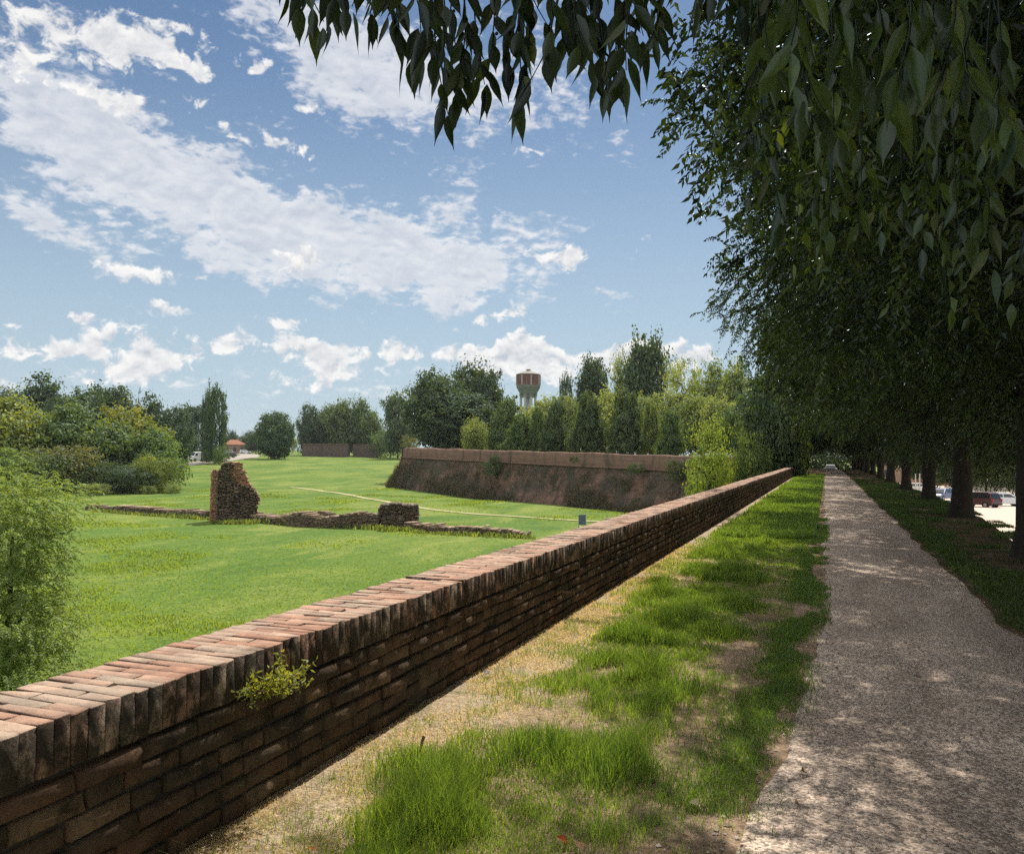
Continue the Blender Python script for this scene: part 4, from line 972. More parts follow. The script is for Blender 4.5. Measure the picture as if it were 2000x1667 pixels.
sprig('wall_plant', on_wall(465, 1362), None, (0.16, 0.20, 0.06), 'small pale sprig left of the yellow green plant on the wall', 5, (0.02, 0.045), 0.020, 0.008, 9, 8, 0.05, 0.7)
def stalks(name, p, n, h, colr, label, seed, lean=0.3, w=0.002, cat='plant', xb=0.15, arch=0.5):
    g = np.random.default_rng(seed); t = None; paths, rr = [], []
    for k in range(n):
        a = g.uniform(0, 6.28); ln = h*g.uniform(0.5, 1.1); s = np.linspace(0, 1, 8)[:, None]
        d = np.array([math.cos(a)*lean+xb, math.sin(a)*lean*1.5, 1.0]); b = np.array([g.normal(0, .02), g.normal(0, .05), 0])
        pl = b+d*ln*s+np.array([math.cos(a)+xb*2, math.sin(a), -0.9])*ln*arch*s**3; paths.append(pl); rr.append(w*(1.0-0.85*s[:, 0]))
    V, Fc = tube(paths, rr, 4); me = npmesh(name, V, Fc, np.full(len(V), 0.5), smooth=True)
    o = obj(name, me, M['grass'], None, tuple(p)); o.color = (*colr, 1); tag(o, label, cat); return o
stalks('dry_stalks', on_wall(975, 1145)-np.array([0, 0, 0.03]), 5, 0.13, (0.22, 0.15, 0.09), 'thin dry stalks standing out of the wall, left pair', 3)
stalks('dry_stalks', on_wall(1080, 1168), 9, 0.14, (0.24, 0.16, 0.10), 'tangle of dry twigs on the wall face, right of the thin stalks', 4, 0.8)
stalks('grass_clump', onz(352, 1618, 0.0)+np.array([-0.02, 0, 0]), 16, 0.34, (0.10, 0.12, 0.04), 'tall thin grass tuft growing against the wall foot', 6, 0.35, 0.0024)
stalks('grass_clump', onz(262, 1672, 0.0), 18, 0.20, (0.12, 0.15, 0.05), 'arching grass tuft at the wall foot in the lower left corner', 7, 0.6, 0.0026, arch=0.8)
stalks('grass_clump', onz(655, 1445, 0.0)+np.array([-0.02, 0, 0]), 9, 0.16, (0.09, 0.13, 0.04), 'short grass tuft against the wall below the yellow green plant', 8, 0.35, 0.0018)
stalks('grass_clump', onz(770, 1400, 0.0)+np.array([-0.02, 0, 0]), 9, 0.14, (0.10, 0.14, 0.04), 'small grass tuft at the wall foot right of the dry litter', 9, 0.35, 0.0018)

# ------------------------------------------------------------------ grass of the verge
def blades(X, Y, h, w, tone, lean, seed, zf):
    g = np.random.default_rng(seed); n = len(X); a = g.uniform(0, 2*PI, n); b = g.uniform(0, 2*PI, n)
    base = np.stack([X, Y, zf(X, Y)-0.004], 1); side = np.stack([np.cos(a), np.sin(a), 0*a], 1); ld = np.stack([np.cos(b), np.sin(b), 0*b], 1)
    up = np.array([0, 0, 1.0]); H = h[:, None]; Wd = w[:, None]; ln = (lean*g.uniform(0.2, 1.3, n))[:, None]
    m_ = base+up*H*0.55+ld*H*ln*0.30; t_ = base+up*H*(1-0.25*ln)+ld*H*ln
    V = np.stack([base-side*Wd/2, base+side*Wd/2, m_+side*Wd*0.38, m_-side*Wd*0.38, t_], 1).reshape(-1, 3)
    k = np.arange(n)[:, None]*5
    return V, k+np.array([0, 1, 2, 3]), k+np.array([3, 2, 4]), np.repeat(tone, 5)
def grass_obj(name, parts, label, colr):
    Vs, Q, T, tn, b = [], [], [], [], 0
    for V, q, t_, s in parts: Vs.append(V); Q.append(q+b); T.append(t_+b); tn.append(s); b += len(V)
    me = npmesh(name, np.concatenate(Vs), [np.concatenate(Q), np.concatenate(T)], np.concatenate(tn))
    o = obj(name, me, M['grass']); o.color = (*colr, 1); tag(o, label, 'grass', kind='stuff'); return o
def scatter(n, x0, x1, y0, y1, dens, seed, power=1.0):
    g = np.random.default_rng(seed); X = g.uniform(x0, x1, n); Y = y0+(y1-y0)*g.random(n)**power
    ok = g.random(n) < np.clip(dens(X, Y), 0, 1); return X[ok], Y[ok], g
def lush(X, Y):
    """how grassy the verge is: bare straw by the wall, a thick strip in the middle, worn patches near the path"""
    n = fbm(X*1.3, Y*1.1, 0.0); n2 = fbm(X*3.1+9, Y*2.6, 3.0)
    mid_ = sstep(-2.05, -1.45, X+(n-0.5)*0.7)*sstep(-0.55, -1.0, X+(n2-0.5)*0.9)
    d = mid_*sstep(0.33, 0.54, n*0.55+n2*0.45)
    edge = np.exp(-((X-path_l(Y)+0.10)/0.16)**2)*sstep(0.38, 0.55, fbm(X*2+4, Y*1.7, 7.0))
    far = sstep(9, 16, Y)*sstep(-2.1, -1.7, X)*0.8
    return d, edge, far
def verge_grass():
    parts = []
    # lush tufts
    def dl(X, Y): d, e, f = lush(X, Y); return np.maximum(d, f*0.8)
    X, Y, g = scatter(260000, -2.1, -0.3, 1.7, 17, dl, 1, 1.7); d, e, f = lush(X, Y)
    h = (0.03+0.15*d*sstep(.3, .7, fbm(X*2.6, Y*2.2, 5)))*g.uniform(0.5, 1.3, len(X)); sc_ = np.clip(Y/6, 0.75, 2.4)
    parts.append(blades(X, Y, h, 0.0040*sc_*np.where(g.random(len(X)) < .12, 2.0, 1.0), np.where(g.random(len(X)) < .10+.25*sstep(.5, .7, fbm(X*2.7, Y*2.7, 41)), g.uniform(.95, 1, len(X)), np.clip(0.48+0.35*(fbm(X*1.5, Y*1.5, 8)-0.5)*2+g.normal(0, .15, len(X)), 0, 0.92)), 0.55, 2, zr))
    X, Y, g = scatter(60000, -2.15, -0.2, 16, 72, lambda X, Y: np.maximum(lush(X, Y)[0], lush(X, Y)[2]), 3, 1.5)
    parts.append(blades(X, Y, g.uniform(.05, .14, len(X)), np.clip(0.0016*Y, .02, .09), np.clip(g.normal(.55, .16, len(X)), 0, .92), 0.5, 4, zr))
    # short dark edging beside the path
    X, Y, g = scatter(170000, -0.75, 0.05, 1.9, 22, lambda X, Y: lush(X, Y)[1], 5, 1.5)
    parts.append(blades(X, Y, g.uniform(.02, .06, len(X)), 0.0048*np.clip(Y/5, .8, 3), np.clip(g.normal(.30, .14, len(X)), 0, .9), 0.8, 6, zr))
    # thin short grass everywhere else
    X, Y, g = scatter(90000, -2.15, -0.3, 1.6, 16, lambda X, Y: 0.55*sstep(.36, .60, fbm(X*2.2, Y*2.2, 11)), 7, 1.6)
    parts.append(blades(X, Y, g.uniform(.02, .07, len(X)), 0.0035*np.clip(Y/5, .8, 2.5), np.clip(g.normal(.75, .25, len(X)), 0, 1), 0.7, 8, zr))
    grass_obj('verge_grass', parts, 'patchy green grass between the wall and the path', (0.135, 0.220, 0.044))
    # straw near the wall
    X, Y, g = scatter(120000, -2.24, -1.2, 1.5, 15, lambda X, Y: sstep(-1.45, -1.95, X)*0.9*sstep(.32, .55, fbm(X*2.5, Y*2.5, 14))+0.10, 9, 1.6)
    parts = [blades(X, Y, g.uniform(.008, .035, len(X)), 0.0036*np.clip(Y/5, .8, 2.2), np.clip(g.normal(.5, .22, len(X)), 0, .88), 1.6, 10, zr)]
    grass_obj('dry_grass', parts, 'dry straw coloured grass along the foot of the wall', (0.50, 0.405, 0.28))
    # shaded grass right of the path
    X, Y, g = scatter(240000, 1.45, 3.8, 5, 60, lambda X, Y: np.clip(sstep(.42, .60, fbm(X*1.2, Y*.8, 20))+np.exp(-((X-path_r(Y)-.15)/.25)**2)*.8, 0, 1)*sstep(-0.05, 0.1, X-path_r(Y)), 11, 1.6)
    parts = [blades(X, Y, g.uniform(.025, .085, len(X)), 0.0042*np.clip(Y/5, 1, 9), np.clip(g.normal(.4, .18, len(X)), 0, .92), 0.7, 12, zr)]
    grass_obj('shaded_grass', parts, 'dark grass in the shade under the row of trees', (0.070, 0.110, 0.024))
verge_grass()
def meadow_grass():
    g = np.random.default_rng(21); n = 300000
    r = 17+110*g.random(n)**1.5; a = np.radians(g.uniform(-53, 2, n)); X, Y = r*np.sin(a), r*np.cos(a)
    ok = (X < -5.5) & (g.random(n) < np.clip(0.45*sstep(60, 25, r)+0.05+0.8*sstep(.52, .70, fbm(X*.22, Y*.22, 31)), .05, 1)); X, Y, r = X[ok], Y[ok], r[ok]
    tall = sstep(.55, .72, fbm(X*.22, Y*.22, 31))
    h = g.uniform(.03, .08, len(X))+0.13*tall*g.random(len(X)); w = 0.0016*r*g.uniform(.6, 1.2, len(X))
    tone = np.clip(.60+0.3*(fbm(X*.1, Y*.1, 5)-.5)*2+g.normal(0, .13, len(X))-0.15*tall, 0, .92)
    grass_obj('meadow_grass', [blades(X, Y, h, w, tone, .6, 22, zg)], 'bright green meadow grass below the wall', (0.19, 0.26, 0.05))
meadow_grass()
def gravel_stones():
    g = np.random.default_rng(31); n = 9000
    Y = 2.2+12*g.random(n)**1.8; X = path_l(Y)-0.22+(path_r(Y)-path_l(Y)+0.40)*g.random(n)
    s = 0.0035+0.010*g.random(n)**4; sc_ = g.uniform(.6, 1.2, (n, 3))*s[:, None]; sc_[:, 2] *= 0.7
    oc = np.array([(1, 0, 0), (0, 1, 0), (-1, 0, 0), (0, -1, 0), (0, 0, 1)]); th = g.uniform(0, 6.28, n)
    V = oc[None]*sc_[:, None]; ct, st_ = np.cos(th)[:, None], np.sin(th)[:, None]
    V = np.stack([V[..., 0]*ct-V[..., 1]*st_, V[..., 0]*st_+V[..., 1]*ct, V[..., 2]], -1)
    u = np.clip((X-path_l(Y))/(path_r(Y)-path_l(Y)), 0, 1)
    V += np.stack([X, Y, zr(X, Y)+0.004+0.012*np.sin(PI*u)], 1)[:, None]
    b = np.arange(n)[:, None]*5
    Fc = np.concatenate([b+[0, 1, 4], b+[1, 2, 4], b+[2, 3, 4], b+[3, 0, 4]])
    m, t, o = mat('pebble'); tn = attr(t); c = t.mix(tn, (0.10, 0.085, 0.075), (0.46, 0.40, 0.34)); principled(t, o, c, 0.85, 0.2); 
    ob = obj('gravel', npmesh('gravel', V.reshape(-1, 3), [Fc], np.repeat(g.random(n)**1.3, 5)), m); tag(ob, 'loose gravel lying on the path', 'gravel', kind='stuff')
gravel_stones()
def leaf_litter():
    g = np.random.default_rng(51); n = 520
    Y = 2.3+26*g.random(n)**1.7; X = np.where(g.random(n) < .35, path_l(Y)+g.normal(0, .16, n), np.where(g.random(n) < .5, g.uniform(-2.2, -.3, n), path_r(Y)+g.normal(.1, .25, n)))
    u = np.clip((X-path_l(Y))/(path_r(Y)-path_l(Y)), 0, 1); P = np.stack([X, Y, zr(X, Y)+0.010+0.012*np.sin(PI*u)*(u > 0)*(u < 1)+np.where((u > 0) & (u < 1), 0, .012)], 1)
    a = g.uniform(0, 6.28, n); D = unit(np.stack([np.cos(a), np.sin(a), g.normal(.05, .18, n)], 1)); S = unit(np.stack([-np.sin(a), np.cos(a), g.normal(0, .2, n)], 1))
    L = g.uniform(.015, .05, n); V, Fc, k = leaf_arrays(P, D, S, L, L*g.uniform(.35, .6, n), .2)
    o = obj('leaf_litter', npmesh('leaf_litter', V, Fc, np.repeat(g.uniform(0, .92, n), k)), M['grass']); o.color = (0.20, 0.13, 0.075, 1); tag(o, 'small dry leaves and bits scattered over path and verge', 'litter', kind='stuff')
leaf_litter()
# fallen leaves, a dry twig and pale stones on the verge
def dead_leaf(px, py, colr, label, s=0.06, cat='leaf'):
    p = onz(px, py, 0.03); p[2] = float(zr(p[0], p[1]))+0.022; g = np.random.default_rng(int(px))
    V, Fc, k = leaf_arrays(np.array([[0, -s/2, 0.0]]), np.array([[0.05, 1, 0.25]]), np.array([[1.0, 0, 0.1]]), np.array([s]), np.array([s*0.7]), 0.35, True)
    o = obj('fallen_leaf', npmesh('fallen_leaf', V, Fc, np.full(len(V), .5), smooth=True), M['grass'], None, tuple(p)); o.color = (*colr, 1); o.rotation_euler = (g.normal(0, .2), g.normal(0, .2), g.uniform(0, 6.28))
    tag(o, label, cat, 'fallen leaves on the verge')
for a in [(1095, 1634, (0.30, 0.055, 0.02), 'rust red fallen leaf at the bottom of the grass'), (1128, 1648, (0.42, 0.24, 0.12), 'tan curled leaf right of the rust red leaf'), (612, 1660, (0.30, 0.12, 0.07), 'brown leaf on the straw at the bottom edge'),
          (1272, 1411, (0.045, 0.022, 0.018), 'dark shrivelled leaf on the grass beside the worn earth'), (953, 1311, (0.05, 0.035, 0.025), 'dark dry leaf on the straw near the wall'), (1568, 1500, (0.22, 0.14, 0.08), 'brown leaf on the edge of the gravel path'),
          (1160, 1238, (0.55, 0.48, 0.34), 'pale bleached leaf in the sunlit grass'), (1355, 1565, (0.50, 0.44, 0.33), 'pale leaf on the worn earth beside the path'), (1388, 1446, (0.28, 0.24, 0.22), 'grey leaf on the worn earth left of the path')]:
    dead_leaf(*a)
p0 = onz(812, 1478, 0.01); p1 = p0+np.array([0.02, 0.06, 0.085])
V, Fc = tube([np.stack([p0+(p1-p0)*s+np.array([0.006*math.sin(5*s), 0, 0]) for s in np.linspace(0, 1, 7)])], [np.linspace(.006, .009, 7)], 6)
tag(obj('dry_stick', npmesh('dry_stick', V, Fc, smooth=True), plain('dry_wood', (0.16, 0.10, 0.06), 0.9)), 'short dry stick standing in the straw by the wall', 'stick')
# ------------------------------------------------------------------ bastion
def bastion():
    b = empty('bastion', tuple(G(1000, 975))); tag(b, 'long sloping brick bastion wall with weeds across the meadow', 'fortification'); o = np.array(b.location)
    A = G(749, 951); B = G(1230, 1001); dirv = unit((B-A)[None])[0]; dirv[2] = 0; dirv = unit(dirv[None])[0]
    E_ = A+dirv*((A[0]+3.4)/-dirv[0]) if dirv[0] < 0 else A+dirv*((-3.4-A[0])/dirv[0])
    nrm = np.array([dirv[1], -dirv[0], 0]); nrm = nrm if nrm @ (EYE-A) > 0 else -nrm
    back = unit((-nrm*0.8-dirv*0.25)[None])[0]*60                      # the flank that turns away at the left end
    # plan line of the foot: flank, rounded corner, face
    n = 140; pts = [A+back*s for s in np.linspace(1, 0.02, 30)]+[A+(E_-A)*s for s in np.linspace(0.004, 1, n)]
    P = np.array(pts)[:, :2]; k = np.ones(5)/5; Q = P.copy(); Q[2:-2] = np.stack([np.convolve(P[:, i], k, 'valid') for i in (0, 1)], 1)
    tx = np.gradient(Q, axis=0); N = unit(np.stack([tx[:, 1], -tx[:, 0]], 1)); N = np.where((N @ nrm[:2])[:, None] < -0.2, -N, N)
    s = np.cumsum(np.linalg.norm(np.diff(Q, axis=0, prepend=Q[:1]), axis=1))
    ztop = np.interp(s, [0, s[29], s[-1]], [2.05, 2.02, 1.25]); zcor = ztop-1.55
    def sheet(prof):
        rows = []
        for inset, zz in prof:
            rows.append(np.concatenate([Q-N*inset[:, None], zz[:, None]], 1))
        V = np.stack(rows, 0); m_, nn = V.shape[:2]; i, j = np.meshgrid(np.arange(m_-1), np.arange(nn-1), indexing='ij')
        return V.reshape(-1, 3)-o, [np.stack([i*nn+j, i*nn+j+1, (i+1)*nn+j+1, (i+1)*nn+j], -1).reshape(-1, 4)]
    one = np.ones(len(Q)); zb = zg(Q[:, 0], Q[:, 1])-0.4
    prof = []
    for u in np.linspace(0, 1, 16):
        bump = (fbm(s*0.12, u*4.0)-0.5)*0.5*(1-u)*4*u+(fbm(s*0.6, u*9)-.5)*0.22*(1-u)
        prof.append((2.15*u*one-bump, zb*(1-u)+zcor*u))
    V, Fc = sheet(prof); obj('sloped_wall', npmesh('sloped_wall', V, Fc, smooth=True), M['bastion'], b)
    V, Fc = sheet([(2.15*one, zcor-0.02), (1.98*one, zcor), (1.93*one, zcor+.10), (1.99*one, zcor+.22), (2.15*one, zcor+.24)]); obj('cordon', npmesh('cordon', V, Fc, smooth=True), M['parapet'], b)
    jag = (fbm(s*0.5, 3)-0.5)*0.22
    V, Fc = sheet([(2.16*one, zcor+.22), (2.17*one, ztop-.12+jag), (2.30*one, ztop+jag), (2.75*one, ztop+jag), (2.80*one, ztop-1.0)]); obj('parapet', npmesh('parapet', V, Fc, smooth=True), M['parapet'], b)
    # earth platform behind the parapet
    ins = Q-N*2.6; V = [(x, y, 0.80) for x, y in ins]+[(-3.0, 260, 0.0), (-60, 330, 0.3)]
    mb = MB(); vs = [mb.bm.verts.new(v) for v in V]; f = mb.bm.faces.new(vs); bmesh.ops.triangulate(mb.bm, faces=[f]); tag(mb.build('bastion_ground', M['earth']), kind='structure')
    return A, E_, N, Q, s
BA, BE, BN, BQ, BS = bastion()
# low brush that covers the slope
def brush():
    g = np.random.default_rng(91); n = 26000; i = g.integers(31, len(BQ)-2, n); fr = g.random(n); u = g.random(n)**1.25
    q = BQ[i]*(1-fr[:, None])+BQ[i+1]*fr[:, None]; nn = BN[i]; s_ = BS[i]*(1-fr)+BS[i+1]*fr
    dens = fbm(s_*.10, u*1.6, 3.0)*.6+fbm(s_*.55, u*3, 5.0)*.4
    ok = g.random(n) < sstep(.44, .68, dens)*(1-.9*u)+.02; q, nn, u, s_ = q[ok], nn[ok], u[ok], s_[ok]
    zt = np.interp(s_, [BS[0], BS[29], BS[-1]], [2.05, 2.02, 1.25])-1.55; zb = zg(q[:, 0], q[:, 1]); P = np.stack([q[:, 0]-nn[:, 0]*2.15*u, q[:, 1]-nn[:, 1]*2.15*u, zb*(1-u)+zt*u], 1)+np.concatenate([nn*.12, np.zeros((len(u), 1))], 1)
    m_ = 5; C = (P[:, None]+g.normal(0, .16, (len(P), m_, 3))).reshape(-1, 3); D = unit(g.normal(0, 1, C.shape)+[0, 0, .5]); V, Fc, k = leaf_arrays(C, D, unit(g.normal(0, 1, C.shape)), g.uniform(.10, .32, len(C)), g.uniform(.05, .13, len(C)))
    tone = np.repeat(np.clip(.15+.7*fbm(s_*.3, u*2, 9.0)+g.normal(0, .15, len(P)), 0, 1), m_); o = obj('creeping_plants', npmesh('creeping_plants', V, Fc, np.repeat(tone, k)), M['leaf_far']); o.color = (0.098, 0.086, 0.060, 1)
    tag(o, 'dry brush and creepers covering the slope of the bastion', 'brush', kind='stuff')
brush()
# weeds and ivy on the bastion
def weed(px, py, w, h, colr, label, out=0.3, k='bush'):
    p = G(px, min(py, 1003)) if py > 945 else None
    if p is None:
        d = ray(px, py); best = None
        for i in range(30, len(BQ)-1):
            a = math.atan2(BQ[i][0], BQ[i][1])
            if best is None or abs(a-math.atan2(d[0], d[1])) < best[0]: best = (abs(a-math.atan2(d[0], d[1])), i)
        q = BQ[best[1]]; dd = math.hypot(*q)+1.3; p = at(px, py, dd)
    t = empty('wall_weed', tuple(p)); tag(t, label, 'plant', 'weeds growing on the bastion')
    c = obj('foliage', PROTO['bush'][int(px) % 3][0], None, t); c.scale = (w, w*0.7, h); c.color = (*colr, 1); c.rotation_euler = (0, 0, px*0.37)
for a in [(962, 935, 3.0, 2.4, (0.045, 0.08, 0.03), 'dark ivy hanging over the bastion below the dark clump'), (950, 962, 2.4, 1.4, (0.05, 0.085, 0.03), 'dark weed clump at the foot of the bastion, under the ivy'),
          (968, 908, 1.6, 1.3, (0.04, 0.065, 0.026), 'small ivy knot right under the bastion cordon'), (1190, 990, 3.2, 1.6, (0.045, 0.07, 0.028), 'dark brush at the bastion foot behind the blue sign'),
          (1125, 985, 2.0, 0.9, (0.10, 0.14, 0.035), 'light weeds at the bastion foot left of the blue sign'), (1260, 985, 3.4, 1.8, (0.04, 0.065, 0.028), 'dark brush where the bastion meets the parapet wall'),
          (1000, 968, 2.0, 0.8, (0.11, 0.14, 0.05), 'pale weeds at the middle of the bastion foot'), (1060, 977, 2.2, 0.8, (0.085, 0.12, 0.035), 'green weeds along the bastion foot'),
          (1240, 925, 2.0, 1.1, (0.05, 0.08, 0.025), 'weed tuft growing high on the bastion at the right'), (1122, 903, 1.1, .7, (0.05, 0.075, 0.03), 'tuft rooted in the bastion cordon'),
          (1320, 940, 2.6, 2.0, (0.05, 0.075, 0.03), 'ivy patch on the bastion beside the locust')]: weed(*a)

# ------------------------------------------------------------------ ruins on the meadow
def inside(poly, x, z):
    c = False; n = len(poly)
    for i in range(n):
        (x1, z1), (x2, z2) = poly[i], poly[(i+1) % n]
        if (z1 > z) != (z2 > z) and x < (x2-x1)*(z-z1)/(z2-z1)+x1: c = not c
    return c
RU = G(455, 1019)
def ruin_piece(name, outline, base, y0, y1, m, parent, seed, rough=0.07, bl=0.30, bh=0.10):
    """broken masonry filling an outline given in photo pixels about base: course on course of jagged bricks"""
    g = np.random.default_rng(seed); dist = math.hypot(base[0], base[1]); bx, by = base[3], base[4]
    poly = [((px-bx)*dist/F, (by-py)*dist/F-(0.6 if py >= by-3 else 0)) for px, py in outline]
    x0, x1 = min(p[0] for p in poly), max(p[0] for p in poly); z = -0.6; B = []
    while z < max(p[1] for p in poly):
        xs = [x for x in np.arange(x0, x1+.03, .03) if inside(poly, x, z+bh/2)]; x = xs[0]+g.normal(0, .018) if xs else x1; xe = xs[-1]+g.normal(0, .05) if xs else x1
        while x < xe:
            L = min(bl*g.choice([1.0, 0.5, 0.75]), max(xe-x, .08)); h = bh*g.uniform(.82, .95)
            if True:
                r0 = g.normal(0, rough)+rough*2.2*(fbm(x*1.1, z*1.1, seed)-.5)*2
                B.append((x, x+L*g.uniform(.90, .985), y0+r0, y1+g.normal(0, rough), z, z+h, g.random()))
            x += L
        z += bh
    return bricks(name, B, m, parent, seed, 0.014, 0.014)
st = empty('ruined_tower', tuple(RU), -math.atan2(RU[0], RU[1])); tag(st, 'tall jagged stump of a ruined brick tower on the meadow', 'ruin')
b0 = (*RU, 455, 1019)
ruin_piece('rubble_core', [(424, 1019), (425, 926), (430, 922), (432, 913), (440, 908), (448, 908), (455, 911), (452, 920), (449, 931), (453, 941), (462, 948), (474, 951), (486, 954), (494, 962), (499, 972), (496, 985), (494, 1019)], b0, -0.2, 2.4, M['ruinbrick'], st, 5, 0.10)
ruin_piece('brick_facing', [(413, 1019), (414, 928), (418, 922), (426, 921), (426, 1019)], b0, .28, 1.8, M['lit_facingbrick'], st, 6, 0.025)
ruin_piece('inner_brickwork', [(446, 975), (446, 910), (462, 907), (469, 912), (473, 922), (477, 931), (483, 948), (490, 956), (490, 975)], b0, .18, 1.7, M['lit_facingbrick'], st, 7, 0.06)
ruin_piece('corner_brickwork', [(490, 1010), (491, 962), (498, 966), (503, 975), (498, 990), (499, 1010)], b0, .15, 1.4, M['lit_facingbrick'], st, 8, 0.05)
BK = G(778, 1031); bk = empty('ruined_block', tuple(BK), -math.atan2(BK[0], BK[1])); tag(bk, 'squat square block of ruined brickwork overgrown on top', 'ruin')
b1 = (*BK, 778, 1031)
ruin_piece('rubble_core', [(739, 1031), (738, 992), (744, 987), (770, 984), (800, 986), (817, 987), (818, 1005), (816, 1024), (800, 1022), (799, 1031)], b1, 0.0, 2.4, M['ruinbrick'], bk, 9, 0.08)
ruin_piece('brick_facing', [(742, 1033), (744, 1012), (770, 1008), (790, 1012), (792, 1033)], b1, -.4, .3, M['ruinbrick'], bk, 10, 0.08)
def low_wall(name, pts, h, th, label, seed, cap=True):
    """a low broken wall of brick courses following the ground between photo points"""
    g = np.random.default_rng(seed); q = np.array([G(*p) for p in pts]); s = np.concatenate([[0], np.cumsum(np.linalg.norm(np.diff(q[:, :2], axis=0), axis=1))])
    c = q.mean(0); t = empty(name, tuple(c)); tag(t, label, 'ruin')
    core, top = [], []; bh = 0.10; kmax = int(max(h)/bh)+3
    for k in range(-3, kmax):
        u = -g.uniform(0, .3)
        while u < s[-1]:
            L = g.choice([.30, .15, .24]); hh = np.interp(u+L/2, s, h)*(1+.30*(vnoise((u+L/2)*.45, seed)-.5)*2)+.05*g.normal()
            n_ = int(round(hh/bh))
            if k < n_:
                f = g.normal(0, .035)+.10*(vnoise(u*.8, k*.3+seed)-.5); z0 = k*bh
                (top if (k == n_-1 and cap) else core).append((-th/2+.04*g.normal()+(.3*th*g.random() if k == n_-1 else 0), th/2+f, u, u+L*.95, z0, z0+bh*g.uniform(.82, .94), g.random()))
            u += L
    for nm, B, m in (('wall_core', core, M['ruinbrick']), ('broken_top', top, M['topbrick'])):
        if not B: continue
        o = bricks(nm, B, m, t, seed, .012, .012); n = len(o.data.vertices); V = np.empty(n*3, np.float32); o.data.vertices.foreach_get('co', V); V = V.reshape(-1, 3).astype(float)
        u = V[:, 1]; x = np.interp(u, s, q[:, 0]); y = np.interp(u, s, q[:, 1]); tx = np.interp(u+.5, s, q[:, 0])-np.interp(u-.5, s, q[:, 0]); ty = np.interp(u+.5, s, q[:, 1])-np.interp(u-.5, s, q[:, 1])
        l = np.hypot(tx, ty)+1e-9; nx, ny = ty/l, -tx/l; sg = np.sign(-(nx*x+ny*y)); X = x+nx*sg*V[:, 0]; Y = y+ny*sg*V[:, 0]
        W = np.stack([X-c[0], Y-c[1], V[:, 2]+zg(x, y)-c[2]], 1).astype(np.float32); o.data.vertices.foreach_set('co', W.ravel()); o.data.update()
low_wall('ruined_low_wall', [(178, 995), (240, 999), (300, 1003), (360, 1007), (416, 1012)], [.35, .45, .55, .62, .75], 1.3, 'thin low ruined wall left of the tower stump', 3)
low_wall('ruined_low_wall', [(497, 1017), (540, 1022), (600, 1027), (660, 1030), (742, 1031)], [.55, .5, .95, 1.05, 1.15], 1.5, 'thicker ruined wall joining the tower stump and the square block', 12)
low_wall('ruined_low_wall', [(800, 1034), (860, 1040), (920, 1044), (980, 1046), (1036, 1047)], [.5, .6, .65, .55, .35], 1.2, 'low ruined wall running right of the square block', 25)
low_wall('ruined_low_wall', [(498, 1007), (530, 1010), (560, 1009), (610, 1006), (650, 1011)], [.35, .2, .25, .45, .4], .7, 'thin parallel wall ridge behind the thicker ruined wall', 31)

